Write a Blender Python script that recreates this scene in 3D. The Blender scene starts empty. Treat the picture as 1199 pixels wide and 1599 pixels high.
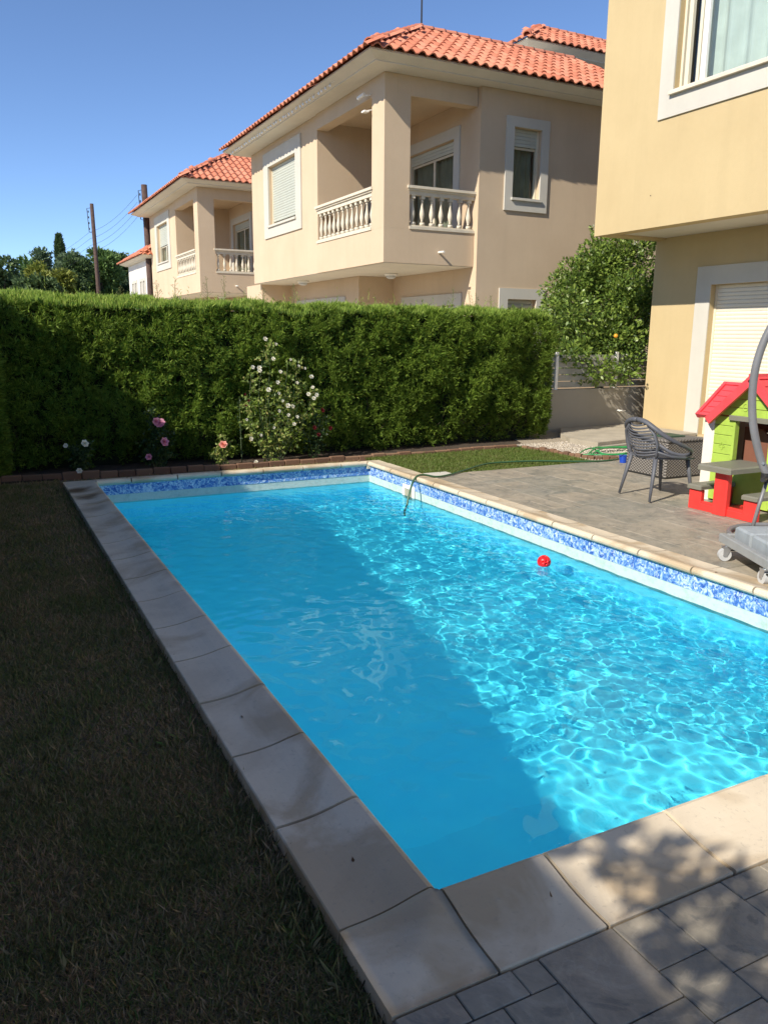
import bpy, math, random
import numpy as np
from mathutils import Matrix, Vector

sc = bpy.context.scene
COL = sc.collection
R = math.radians

# ------------------------------------------------------------------ camera
def make_camera():
    yaw, pitch, roll, F = 0.471631747, -0.219284677, 0.00789166, 1238.68
    cy, sy = math.cos(yaw), math.sin(yaw)
    cp, sp = math.cos(pitch), math.sin(pitch)
    cr, sr = math.cos(roll), math.sin(roll)
    f = Vector((sy*cp, cy*cp, sp)); r0 = Vector((cy, -sy, 0)); u0 = r0.cross(f)
    r = cr*r0 + sr*u0; u = -sr*r0 + cr*u0
    cd = bpy.data.cameras.new('camera'); o = bpy.data.objects.new('camera', cd)
    COL.objects.link(o)
    M = Matrix((r, u, -f)).transposed().to_4x4(); M.translation = (0, 0, 1.6)
    o.matrix_world = M
    cd.sensor_fit = 'VERTICAL'; cd.sensor_height = 24; cd.lens = 24*F/1599
    cd.clip_end = 3000; cd.clip_start = .05
    sc.camera = o
make_camera()

# ------------------------------------------------------------------ light
SUN = Vector((1, .32, -.8)).normalized()
w = bpy.data.worlds.new('World'); sc.world = w; w.use_nodes = True
nt = w.node_tree
sky = nt.nodes.new('ShaderNodeTexSky'); sky.sky_type = 'NISHITA'; sky.sun_disc = False
sky.sun_elevation = R(37.4); sky.sun_rotation = math.atan2(-SUN.x, -SUN.y)
sky.air_density = 0.62; sky.dust_density = 0.1; sky.ozone_density = 4.5; sky.altitude = 300
nt.links.new(sky.outputs[0], nt.nodes['Background'].inputs[0])
nt.nodes['Background'].inputs[1].default_value = .122
ld = bpy.data.lights.new('sun', 'SUN'); ld.energy = 4.0; ld.angle = R(.5); ld.color = (1, .92, .80)
ld.cycles.is_caustics_light = True
lo = bpy.data.objects.new('sun', ld); lo.rotation_euler = SUN.to_track_quat('-Z', 'Y').to_euler()
COL.objects.link(lo)
sc.view_settings.view_transform = 'Standard'; sc.view_settings.look = 'None'
sc.view_settings.gamma = 1; sc.view_settings.use_curve_mapping = False
sc.view_settings.exposure = 0.76
sc.cycles.max_bounces = 14; sc.cycles.diffuse_bounces = 7; sc.cycles.glossy_bounces = 8; sc.cycles.transmission_bounces = 12; sc.cycles.transparent_max_bounces = 12
sc.cycles.caustics_refractive = True; sc.cycles.caustics_reflective = True
sc.cycles.sample_clamp_indirect = 12

# ------------------------------------------------------------------ helpers
WLOC = {}
def seeded(n): return random.Random(n)

class MB:
    def __init__(s): s.v = []; s.f = []
    def add(s, vs, fs):
        n = len(s.v); s.v += [tuple(p) for p in vs]; s.f += [tuple(i+n for i in q) for q in fs]
    def box(s, x0, x1, y0, y1, z0, z1):
        s.add([(x0,y0,z0),(x1,y0,z0),(x1,y1,z0),(x0,y1,z0),(x0,y0,z1),(x1,y0,z1),(x1,y1,z1),(x0,y1,z1)],
              [(0,3,2,1),(4,5,6,7),(0,1,5,4),(1,2,6,5),(2,3,7,6),(3,0,4,7)])
        return s
    def bbox(s, x0, x1, y0, y1, z0, z1, b=.01):
        """box with chamfered vertical and top edges"""
        def ring(i, z): return [(x0+i+b,y0+i,z),(x1-i-b,y0+i,z),(x1-i,y0+i+b,z),(x1-i,y1-i-b,z),(x1-i-b,y1-i,z),(x0+i+b,y1-i,z),(x0+i,y1-i-b,z),(x0+i,y0+i+b,z)]
        vs = ring(0, z0)+ring(0, z1-b)+ring(b, z1)
        fs = [tuple(reversed(range(8))), tuple(range(16, 24))]
        for k in (0, 8):
            for i in range(8):
                j = (i+1) % 8; fs.append((k+i, k+j, k+8+j, k+8+i))
        s.add(vs, fs); return s
    def quad(s, a, b, c, d): s.add([a, b, c, d], [(0,1,2,3)]); return s
    def prism(s, poly, z0, z1):
        n = len(poly)
        s.add([(x,y,z0) for x,y in poly]+[(x,y,z1) for x,y in poly],
              [tuple(reversed(range(n))), tuple(range(n,2*n))]+[(i,(i+1)%n,n+(i+1)%n,n+i) for i in range(n)])
        return s
    def sweep(s, prof, a, b, closed=True):
        """extrude a closed 3D profile (list of points, first end) by vector b-a"""
        d = Vector(b)-Vector(a); n = len(prof)
        v0 = [Vector(p)+Vector(a) for p in prof]; v1 = [p+d for p in v0]
        s.add(v0+v1, [(i,(i+1)%n,n+(i+1)%n,n+i) for i in range(n)]+[tuple(reversed(range(n))), tuple(range(n,2*n))])
        return s
    def tube(s, pts, r, n=8, cap=True, flat=1.0):
        pts = [Vector(p) for p in pts]; m = len(pts)
        rs = r if isinstance(r, (list, tuple)) else [r]*m
        up = None; vs = []
        for i, p in enumerate(pts):
            t = (pts[min(i+1,m-1)]-pts[max(i-1,0)]).normalized()
            if up is None:
                up = Vector((0,0,1)) if abs(t.z) < .9 else Vector((1,0,0))
            a = up.cross(t)
            if a.length < 1e-6: a = Vector((1,0,0)).cross(t)
            a.normalize(); bb = t.cross(a).normalized(); up = bb
            for k in range(n):
                th = 2*math.pi*k/n
                vs.append(p+a*math.cos(th)*rs[i]+bb*math.sin(th)*rs[i]*flat)
        fs = [(i*n+k, i*n+(k+1)%n, (i+1)*n+(k+1)%n, (i+1)*n+k) for i in range(m-1) for k in range(n)]
        if cap: fs += [tuple(reversed(range(n))), tuple(range((m-1)*n, m*n))]
        s.add(vs, fs); return s
    def lathe(s, prof, c, n=12):
        cx, cy, cz = c; vs = []
        for r, z in prof:
            for k in range(n):
                th = 2*math.pi*k/n; vs.append((cx+r*math.cos(th), cy+r*math.sin(th), cz+z))
        m = len(prof)
        fs = [(i*n+k, i*n+(k+1)%n, (i+1)*n+(k+1)%n, (i+1)*n+k) for i in range(m-1) for k in range(n)]
        fs += [tuple(reversed(range(n))), tuple(range((m-1)*n, m*n))]
        s.add(vs, fs); return s
    def xf(s, M):
        s.v = [tuple(M @ Vector(p)) for p in s.v]; return s
    def build(s, name, mat, parent=None, smooth=False, **props):
        if not s.v: return None
        a = np.array(s.v); c = (a.min(0)+a.max(0))/2; c[2] = a[:,2].min()
        me = bpy.data.meshes.new(name)
        me.from_pydata([tuple(p) for p in (a-c)], [], s.f)
        if mat: me.materials.append(mat)
        if smooth: me.shade_smooth()
        return place(name, me, c, parent, **props)

def place(name, data, c, parent=None, **props):
    o = bpy.data.objects.new(name, data); COL.objects.link(o)
    o['_'] = 1; del o['_']
    pw = WLOC.get(parent.name, (0,0,0)) if parent else (0,0,0)
    if parent: o.parent = parent
    o.location = (c[0]-pw[0], c[1]-pw[1], c[2]-pw[2])
    WLOC[o.name] = tuple(c)
    for k, v in props.items(): o[k] = v
    return o

def copy_at(o, c, parent=None, name=None):
    """copy of a mesh object sharing its data, world position c"""
    d = o.copy(); COL.objects.link(d)
    pw = WLOC.get(parent.name, (0,0,0)) if parent else (0,0,0)
    d.parent = parent; d.location = (c[0]-pw[0], c[1]-pw[1], c[2]-pw[2]); WLOC[d.name] = tuple(c)
    return d

def thing(name, loc, label, category, group=None, **kw):
    o = bpy.data.objects.new(name, None); COL.objects.link(o); o.location = loc
    o.empty_display_size = .2; WLOC[o.name] = tuple(loc)
    o['label'] = label; o['category'] = category
    if group: o['group'] = group
    for k, v in kw.items(): o[k] = v
    return o

def np_mesh(name, V, nper, mat, parent=None, smooth=False, **props):
    """V: (N*nper,3) verts, each consecutive nper verts form one polygon"""
    V = np.asarray(V, dtype=np.float32).reshape(-1, 3); n = len(V)//nper
    c = (V.min(0)+V.max(0))/2; c[2] = V[:,2].min()
    me = bpy.data.meshes.new(name)
    me.vertices.add(len(V)); me.vertices.foreach_set('co', (V-c).ravel())
    me.loops.add(len(V)); me.loops.foreach_set('vertex_index', np.arange(len(V), dtype=np.int32))
    me.polygons.add(n); me.polygons.foreach_set('loop_start', np.arange(n, dtype=np.int32)*nper)
    me.polygons.foreach_set('loop_total', np.full(n, nper, dtype=np.int32))
    me.update(calc_edges=True)
    me.materials.append(mat)
    if smooth: me.shade_smooth()
    return place(name, me, [float(x) for x in c], parent, **props)

def unit(a): return a/np.maximum(np.linalg.norm(a, axis=-1, keepdims=True), 1e-9)

def diamonds(rng, P, D, L, W, fold=.0):
    """leaf diamonds: base P, direction D, length L, width W -> quads"""
    D = unit(D); rnd = unit(rng.normal(size=D.shape)); S = unit(np.cross(D, rnd))
    L = L[:,None]; W = W[:,None]
    N = np.cross(D, S)
    a = P; b = P + D*L*.45 + S*W*.5 + N*W*fold; c = P + D*L; d = P + D*L*.45 - S*W*.5 + N*W*fold
    return np.stack([a,b,c,d], 1).reshape(-1,3)

# ------------------------------------------------------------------ materials
def mat_nodes(name):
    m = bpy.data.materials.new(name); m.use_nodes = True
    n = m.node_tree; b = n.nodes['Principled BSDF']
    return m, n, b

def nz(n, scale, detail=4, rough=.55, coord='pos', stretch=None, dist=0):
    g = n.nodes.new('ShaderNodeNewGeometry') if coord == 'pos' else n.nodes.new('ShaderNodeTexCoord')
    out = g.outputs['Position'] if coord == 'pos' else g.outputs['Object']
    if stretch:
        mp = n.nodes.new('ShaderNodeMapping'); mp.inputs['Scale'].default_value = stretch
        n.links.new(out, mp.inputs[0]); out = mp.outputs[0]
    t = n.nodes.new('ShaderNodeTexNoise'); t.inputs['Scale'].default_value = scale
    t.inputs['Detail'].default_value = detail; t.inputs['Roughness'].default_value = rough
    t.inputs['Distortion'].default_value = dist
    n.links.new(out, t.inputs['Vector']); return t.outputs['Fac']

def ramp(n, fac, stops):
    r = n.nodes.new('ShaderNodeValToRGB'); e = r.color_ramp.elements
    while len(e) < len(stops): e.new(.5)
    for i, (p, c) in enumerate(stops):
        e[i].position = p; e[i].color = (*c, 1) if len(c) == 3 else c
    n.links.new(fac, r.inputs[0]); return r.outputs[0]

def mix(n, fac, a, b, mode='MIX'):
    x = n.nodes.new('ShaderNodeMix'); x.data_type = 'RGBA'; x.blend_type = mode
    if isinstance(fac, (int, float)): x.inputs[0].default_value = fac
    else: n.links.new(fac, x.inputs[0])
    for i, v in ((6, a), (7, b)):
        if isinstance(v, tuple): x.inputs[i].default_value = (*v, 1)
        else: n.links.new(v, x.inputs[i])
    return x.outputs[2]

def math_n(n, op, a, b=None, clamp=False):
    x = n.nodes.new('ShaderNodeMath'); x.operation = op; x.use_clamp = clamp
    for i, v in enumerate((a, b)):
        if v is None: continue
        if isinstance(v, (int, float)): x.inputs[i].default_value = v
        else: n.links.new(v, x.inputs[i])
    return x.outputs[0]

def bump(n, b, h, strength, dist=.01):
    x = n.nodes.new('ShaderNodeBump'); x.inputs['Strength'].default_value = strength
    x.inputs['Distance'].default_value = dist
    n.links.new(h, x.inputs['Height']); n.links.new(x.outputs[0], b.inputs['Normal'])

def M_basic(name, c, rough=.6, var=.12, scale=3, bs=None, bstr=.3, bdist=.005, spec=.5, metal=0):
    m, n, b = mat_nodes(name)
    dark = tuple(x*(1-var) for x in c); lite = tuple(min(1, x*(1+var)) for x in c)
    col = ramp(n, nz(n, scale, 5), [(.3, dark), (.7, lite)])
    n.links.new(col, b.inputs['Base Color'])
    b.inputs['Roughness'].default_value = rough; b.inputs['Metallic'].default_value = metal
    b.inputs['Specular IOR Level'].default_value = spec
    if bs: bump(n, b, nz(n, bs, 3), bstr, bdist)
    return m

def M_stucco(name, c, c2):
    m, n, b = mat_nodes(name)
    big = nz(n, .9, 5, .6); fine = nz(n, 14, 4, .7)
    streak = nz(n, 1.0, 4, .6, stretch=(3, 3, .25))
    col = ramp(n, big, [(.3, c2), (.65, c)])
    col = mix(n, math_n(n, 'MULTIPLY', fine, .22), col, tuple(x*.72 for x in c))
    st = ramp(n, streak, [(.5, (0,0,0)), (.75, (1,1,1))])
    col = mix(n, math_n(n, 'MULTIPLY', st, .17), col, tuple(x*.66 for x in c))
    n.links.new(col, b.inputs['Base Color']); b.inputs['Roughness'].default_value = .9
    b.inputs['Specular IOR Level'].default_value = .2
    bump(n, b, nz(n, 90, 4, .7), .35, .006)
    return m

def M_leaf(name, cols, rough=.5, trans=.25, patch=None, patchcol=None, spec=.35):
    """cols: list of colours chosen at random per leaf"""
    m, n, b = mat_nodes(name)
    g = n.nodes.new('ShaderNodeNewGeometry')
    st = [(i/max(1, len(cols)-1), c) for i, c in enumerate(cols)]
    col = ramp(n, g.outputs['Random Per Island'], st)
    if patch:
        pf = ramp(n, nz(n, patch, 4, .6), [(.42, (0,0,0)), (.62, (1,1,1))])
        col = mix(n, pf, col, patchcol)
        col2 = mix(n, .5, col, ramp(n, g.outputs['Random Per Island'], st)); col = col2
    n.links.new(col, b.inputs['Base Color']); b.inputs['Roughness'].default_value = rough
    b.inputs['Specular IOR Level'].default_value = spec
    tr = n.nodes.new('ShaderNodeBsdfTranslucent'); n.links.new(col, tr.inputs[0])
    mx = n.nodes.new('ShaderNodeMixShader'); mx.inputs[0].default_value = trans
    out = n.nodes['Material Output']
    n.links.new(b.outputs[0], mx.inputs[1]); n.links.new(tr.outputs[0], mx.inputs[2])
    n.links.new(mx.outputs[0], out.inputs[0])
    return m

def M_glass(name, tint=(.9,.95,.93), refl=1.0):
    m, n, b = mat_nodes(name); n.nodes.remove(b)
    out = n.nodes['Material Output']
    t = n.nodes.new('ShaderNodeBsdfTransparent'); t.inputs[0].default_value = (*tint, 1)
    g = n.nodes.new('ShaderNodeBsdfGlossy'); g.inputs['Roughness'].default_value = .02
    fr = n.nodes.new('ShaderNodeFresnel'); fr.inputs[0].default_value = 1.55
    mx = n.nodes.new('ShaderNodeMixShader')
    gm = n.nodes.new('ShaderNodeNewGeometry')
    fac = math_n(n, 'MULTIPLY', fr.outputs[0], math_n(n, 'SUBTRACT', 1, gm.outputs['Backfacing']))
    n.links.new(fac, mx.inputs[0]); n.links.new(t.outputs[0], mx.inputs[1]); n.links.new(g.outputs[0], mx.inputs[2])
    n.links.new(mx.outputs[0], out.inputs[0])
    return m

MT = {}
MT['stuccoA'] = M_stucco('beige_render', (.61,.48,.335), (.555,.43,.295))
MT['stuccoR'] = M_stucco('yellow_render', (.54,.425,.235), (.495,.385,.21))
MT['stuccoW'] = M_stucco('white_render', (.72,.70,.66), (.64,.62,.58))
MT['trim'] = M_stucco('pale_window_surround', (.58,.555,.48), (.51,.49,.43))
MT['soffit'] = M_stucco('soffit_paint', (.66,.62,.53), (.58,.55,.47))
MT['precast'] = M_basic('precast_cream', (.62,.56,.44), .85, .10, 6, 60, .3)
MT['alu'] = M_basic('cream_aluminium', (.66,.60,.46), .4, .03, 2)
MT['whitealu'] = M_basic('white_aluminium', (.75,.74,.70), .35, .03, 2)
MT['shutter'] = M_basic('shutter_slats', (.74,.68,.54), .45, .04, 2)
MT['shutterA'] = M_basic('greygreen_shutter_slats', (.47,.49,.42), .5, .05, 2)
MT['curtain'] = M_basic('grey_curtain', (.52,.53,.52), .9, .08, 4)
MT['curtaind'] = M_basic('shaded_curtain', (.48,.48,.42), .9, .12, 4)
MT['dark'] = M_basic('dark_interior', (.03,.03,.03), .9, .1, 2)
MT['glass'] = M_glass('window_glass')
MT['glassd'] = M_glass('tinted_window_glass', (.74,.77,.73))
MT['grey'] = M_basic('grey_metal', (.16,.16,.165), .42, .12, 8, 80, .1, .001)
MT['steel'] = M_basic('zinc_steel', (.5,.51,.52), .35, .1, 10, metal=.8)
MT['frame_grey'] = M_basic('painted_grey_steel', (.26,.27,.27), .5, .08, 12)
MT['resin'] = M_basic('anthracite_resin', (.085,.09,.105), .55, .08, 10, 300, .08, .001)
MT['black'] = M_basic('black_plastic', (.02,.02,.02), .5, .1, 5)
MT['white'] = M_basic('white_plastic', (.78,.77,.72), .4, .04, 5)
MT['red'] = M_basic('red_plastic', (.70,.04,.033), .42, .10, 7, 60, .4, .003)
MT['redroof'] = M_basic('pinkish_red_plastic', (.68,.065,.075), .46, .10, 7, 60, .4, .003)
MT['green'] = M_basic('lime_green_plastic', (.34,.49,.075), .46, .10, 9, 34, .6, .003)
MT['pgrey'] = M_basic('grey_plastic', (.17,.165,.13), .5, .06, 6, 80, .1, .002)
MT['pwhite'] = M_basic('offwhite_plastic', (.70,.66,.58), .45, .04, 6)
MT['brown'] = M_basic('brown_plastic', (.20,.085,.055), .5, .08, 6)
MT['ball'] = M_basic('red_ball', (.75,.012,.015), .3, .04, 20)
MT['blue'] = M_basic('blue_plastic', (.01,.06,.42), .4, .05, 20)
MT['pole'] = M_basic('weathered_pole_wood', (.075,.045,.035), .9, .3, 9, 40, .4)
MT['bark'] = M_basic('bark', (.10,.075,.05), .95, .3, 12, 40, .6, .01)
MT['stem'] = M_basic('green_stem', (.06,.09,.03), .7, .2, 12)
MT['concrete'] = M_basic('pad_concrete', (.36,.32,.25), .9, .16, 3, 40, .4, .004)
MT['bwall'] = M_stucco('boundary_wall_render', (.36,.33,.27), (.30,.275,.225))
MT['fence'] = M_basic('fence_slat_paint', (.34,.33,.29), .6, .12, 4)
MT['soil'] = M_basic('bed_soil', (.055,.038,.024), 1, .35, 12, 50, .9, .02)
MT['ground'] = M_basic('dry_ground', (.30,.25,.17), 1, .25, .6, 20, .5, .02)
MT['hose'] = M_basic('green_hose', (.03,.24,.07), .38, .1, 20)
MT['hosed'] = M_basic('dark_green_hose', (.035,.10,.045), .4, .1, 20)
MT['slab'] = M_basic('bluegrey_cast_slab', (.27,.30,.32), .75, .14, 9, 120, .3, .003)
MT['wheel'] = M_basic('grey_caster_tyre', (.45,.46,.46), .55, .08, 30)
MT['grout'] = M_basic('paving_grout', (.16,.145,.115), .95, .2, 10, 90, .4)
MT['lead'] = M_basic('eave_board', (.55,.53,.48), .7, .1, 3)
MT['bulb'] = M_basic('white_bulb', (.85,.88,.9), .2, .02, 3)
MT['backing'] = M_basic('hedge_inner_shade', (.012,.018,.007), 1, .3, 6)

def M_roof():
    m, n, b = mat_nodes('terracotta_roof_tile')
    oi = n.nodes.new('ShaderNodeObjectInfo')
    g = n.nodes.new('ShaderNodeNewGeometry')
    rnd = math_n(n, 'FRACT', math_n(n, 'ADD', oi.outputs['Random'], g.outputs['Random Per Island']))
    c = ramp(n, rnd, [(0, (.47,.145,.075)), (.4, (.57,.195,.105)), (.75, (.64,.25,.145)), (1, (.52,.20,.12))])
    c = mix(n, math_n(n, 'MULTIPLY', nz(n, 7, 5, .7), .45), c, (.42,.16,.10))
    n.links.new(c, b.inputs['Base Color']); b.inputs['Roughness'].default_value = .8
    bump(n, b, nz(n, 60, 3), .25, .004)
    return m
MT['roof'] = M_roof()

def M_paver():
    m, n, b = mat_nodes('slate_effect_paver')
    oi = n.nodes.new('ShaderNodeObjectInfo'); g = n.nodes.new('ShaderNodeNewGeometry')
    rnd = math_n(n, 'FRACT', math_n(n, 'ADD', oi.outputs['Random'], g.outputs['Random Per Island']))
    c = ramp(n, rnd, [(0, (.21,.205,.165)), (.25, (.35,.29,.215)), (.5, (.39,.335,.25)), (.75, (.29,.255,.195)), (1, (.24,.235,.195))])
    cl = ramp(n, nz(n, 5.2, 8, .72, dist=.9), [(.38, (.14,.145,.125)), (.47, (.29,.265,.21)), (.56,(.38,.335,.26)), (.66, (.52,.46,.36))])
    c = mix(n, .46, c, cl)
    c = mix(n, math_n(n, 'MULTIPLY', nz(n, 26, 5, .7), .35), c, (.115,.105,.092))
    vein = ramp(n, nz(n, 2.2, 8, .6, dist=1.6), [(.485, (0,0,0)), (.5, (1,1,1)), (.515, (0,0,0))])
    c = mix(n, math_n(n, 'MULTIPLY', vein, .3), c, (.42,.38,.30))
    blot = ramp(n, nz(n, 4.5, 6, .6, dist=2.2), [(.60, (0,0,0)), (.66, (1,1,1))])
    c = mix(n, math_n(n, 'MULTIPLY', blot, .5), c, (.09,.10,.10))
    n.links.new(c, b.inputs['Base Color'])
    rr = ramp(n, nz(n, 5, 4), [(.3, (.42,)*3), (.7, (.72,)*3)]); n.links.new(rr, b.inputs['Roughness'])
    bump(n, b, nz(n, 9, 7, .65, dist=.6), .55, .010)
    return m
MT['paver'] = M_paver()

def M_coping():
    m, n, b = mat_nodes('cast_stone_coping')
    c = ramp(n, nz(n, 2.2, 6, .6, dist=.4), [(.35, (.55,.465,.34)), (.52, (.66,.565,.42)), (.72, (.62,.525,.38))])
    st = ramp(n, nz(n, 1.7, 5, .55, dist=.9), [(.48, (0,0,0)), (.60, (1,1,1))])
    c = mix(n, math_n(n, 'MULTIPLY', st, .65), c, (.37,.26,.14))
    c = mix(n, math_n(n, 'MULTIPLY', ramp(n, nz(n, 60, 3, .6), [(.60, (0,0,0)), (.72, (1,1,1))]), .35), c, (.30,.26,.20))
    # two round brown rust stains on the far left tiles
    g = n.nodes.new('ShaderNodeNewGeometry')
    for (x, y, rad, k) in ((.83, 8.62, .16, .95), (.88, 8.18, .12, .8), (.85, 7.6, .15, .4)):
        d = n.nodes.new('ShaderNodeVectorMath'); d.operation = 'DISTANCE'
        n.links.new(g.outputs['Position'], d.inputs[0]); d.inputs[1].default_value = (x, y, 0)
        dd = math_n(n, 'ADD', d.outputs['Value'], math_n(n, 'MULTIPLY', math_n(n, 'SUBTRACT', nz(n, 9, 4), .5), .16))
        f = ramp(n, math_n(n, 'DIVIDE', dd, rad*2), [(.2, (k,)*3), (.62, (0,0,0))])
        c = mix(n, f, c, (.13,.075,.03))
    n.links.new(c, b.inputs['Base Color']); b.inputs['Roughness'].default_value = .55
    bump(n, b, nz(n, 45, 4, .7), .18, .004)
    return m
MT['coping'] = M_coping()

def M_band():
    m, n, b = mat_nodes('blue_patterned_pool_tile')
    g = n.nodes.new('ShaderNodeNewGeometry')
    w1 = nz(n, 17, 3, .6, dist=1.6); w2 = nz(n, 26, 4, .65, dist=1.2)
    c = ramp(n, w1, [(.34, (.03,.085,.36)), (.46, (.08,.20,.52)), (.54, (.20,.36,.62)), (.64, (.50,.62,.74))])
    c = mix(n, ramp(n, w2, [(.54, (0,0,0)), (.64, (1,1,1))]), c, (.60,.70,.82))
    n.links.new(c, b.inputs['Base Color']); b.inputs['Roughness'].default_value = .25
    bump(n, b, w2, .15, .004)
    return m
MT['band'] = M_band()

def M_plaster():
    m, n, b = mat_nodes('pool_plaster')
    c = ramp(n, nz(n, 2, 6, .65), [(.3, (.28,.82,.985)), (.7, (.36,.89,1.0))])
    n.links.new(c, b.inputs['Base Color']); b.inputs['Roughness'].default_value = .8
    return m
MT['plaster'] = M_plaster()
def M_line():
    m, n, b = mat_nodes('bleached_waterline_plaster')
    c = ramp(n, nz(n, 14, 6, .7), [(.3, (.36,.50,.46)), (.55, (.50,.62,.57)), (.75, (.42,.56,.50))])
    n.links.new(c, b.inputs['Base Color']); b.inputs['Roughness'].default_value = .7
    bump(n, b, nz(n, 40, 4), .5, .006)
    return m
MT['line'] = M_line()

def M_water():
    m, n, b = mat_nodes('pool_water'); n.nodes.remove(b)
    g = n.nodes.new('ShaderNodeBsdfGlass'); g.inputs['IOR'].default_value = 1.33
    g.inputs['Roughness'].default_value = 0; g.inputs['Color'].default_value = (.52, .98, 1, 1)
    n.links.new(g.outputs[0], n.nodes['Material Output'].inputs[0]); return m
MT['water'] = M_water()

def M_brick():
    m, n, b = mat_nodes('clay_edging_brick')
    oi = n.nodes.new('ShaderNodeObjectInfo')
    c = ramp(n, oi.outputs['Random'], [(0, (.12,.060,.035)), (.5, (.19,.095,.052)), (1, (.25,.145,.085))])
    c = mix(n, math_n(n, 'MULTIPLY', nz(n, 18, 5, .7), .6), c, (.17,.11,.07))
    n.links.new(c, b.inputs['Base Color']); b.inputs['Roughness'].default_value = .9
    bump(n, b, nz(n, 50, 4), .5, .006); return m
MT['brick'] = M_brick()

def M_wicker():
    m, n, b = mat_nodes('grey_woven_wicker')
    tc = n.nodes.new('ShaderNodeNewGeometry'); sp = n.nodes.new('ShaderNodeSeparateXYZ')
    n.links.new(tc.outputs['Position'], sp.inputs[0])
    h = math_n(n, 'ADD', sp.outputs[0], sp.outputs[1])
    a = math_n(n, 'SINE', math_n(n, 'MULTIPLY', h, 2*math.pi/.05)); z = math_n(n, 'SINE', math_n(n, 'MULTIPLY', sp.outputs[2], 2*math.pi/.034))
    p = math_n(n, 'MULTIPLY', a, z)
    c = ramp(n, math_n(n, 'MULTIPLY_ADD', p, .5), [(0, (.05,.045,.04)), (.35, (.13,.12,.105)), (1, (.27,.25,.22))])
    p2 = n.nodes.new('ShaderNodeMath'); p2.operation = 'MULTIPLY_ADD'; p2.inputs[1].default_value = .5; p2.inputs[2].default_value = .5
    n.links.new(p, p2.inputs[0])
    c = ramp(n, p2.outputs[0], [(0, (.05,.045,.04)), (.4, (.12,.11,.10)), (1, (.26,.24,.21))])
    n.links.new(c, b.inputs['Base Color']); b.inputs['Roughness'].default_value = .6
    bump(n, b, p2.outputs[0], .8, .012); return m
MT['wicker'] = M_wicker()

MT['hedge'] = M_leaf('hedge_leaf', [(.050,.095,.014), (.11,.19,.022), (.18,.28,.034), (.28,.37,.055)], .6, .36, 1.1, (.13,.20,.028), spec=.2)
MT['hedge_new'] = M_leaf('hedge_new_growth', [(.20,.32,.06), (.28,.41,.075), (.35,.47,.09), (.42,.48,.13)], .6, .45, spec=.2)
MT['citrus'] = M_leaf('citrus_leaf', [(.06,.11,.02), (.11,.18,.03), (.18,.27,.045), (.29,.38,.075)], .38, .3, spec=.45)
MT['rose_leaf'] = M_leaf('rose_leaf', [(.13,.19,.05), (.20,.28,.06), (.28,.36,.08), (.36,.32,.12)], .45, .35)
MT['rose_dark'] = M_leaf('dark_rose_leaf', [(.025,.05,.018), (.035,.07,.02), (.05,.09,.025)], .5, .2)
MT['grass_dry'] = M_leaf('shaded_lawn_blade', [(.27,.17,.10), (.42,.29,.17), (.25,.20,.09), (.12,.18,.045), (.36,.24,.14)], .85, .15, 2.3, (.07,.13,.025), spec=.1)
MT['grass_green'] = M_leaf('green_lawn_blade', [(.12,.16,.03), (.09,.15,.022), (.15,.18,.04), (.20,.19,.075)], .6, .25, 2.2, (.10,.17,.024))
MT['tree_dark'] = M_leaf('dark_tree_leaf', [(.055,.095,.035), (.08,.13,.045), (.11,.17,.055)], .6, .2)
MT['tree_blue'] = M_leaf('bluegreen_tree_leaf', [(.10,.15,.075), (.13,.19,.095), (.16,.22,.11)], .6, .2)
MT['tree_mid'] = M_leaf('mid_tree_leaf', [(.08,.145,.04), (.12,.20,.05), (.16,.26,.07)], .6, .2)
MT['tree_yellow'] = M_leaf('yellowgreen_tree_leaf', [(.20,.23,.035), (.27,.28,.05), (.16,.21,.035)], .6, .25)
MT['petal_white'] = M_leaf('white_rose_petal', [(.75,.72,.58), (.80,.78,.68), (.70,.66,.50)], .5, .25)
MT['petal_pink'] = M_leaf('pink_rose_petal', [(.70,.25,.36), (.76,.34,.44), (.66,.20,.32)], .5, .25)
MT['petal_peach'] = M_leaf('coral_rose_petal', [(.78,.28,.20), (.75,.35,.28)], .5, .25)
MT['petal_red'] = M_leaf('dimmed_red_rose_petal', [(.10,.006,.010), (.15,.010,.014)], .5, .2)  # reds darkened to suit the shade these blooms sit in
MT['gravel'] = M_leaf('gravel_stone', [(.42,.38,.32), (.52,.46,.37), (.34,.30,.25), (.60,.55,.47)], .9, 0)
MT['dryleaf'] = M_leaf('dry_leaf', [(.12,.06,.02), (.09,.045,.02)], .8, .1)
MT['shoot'] = M_leaf('dry_flower_shoot', [(.22,.22,.09), (.17,.20,.07)], .7, .3)

# ================================================================== SETTING
LX, RX, NY, FY = 1.04, 4.33, 1.70, 8.94        # inner lips of the coping
WLX, WRX, WNY, WFY = 1.07, 4.36, 1.73, 8.97    # pool walls
ZW = -.222                                       # water level

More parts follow.
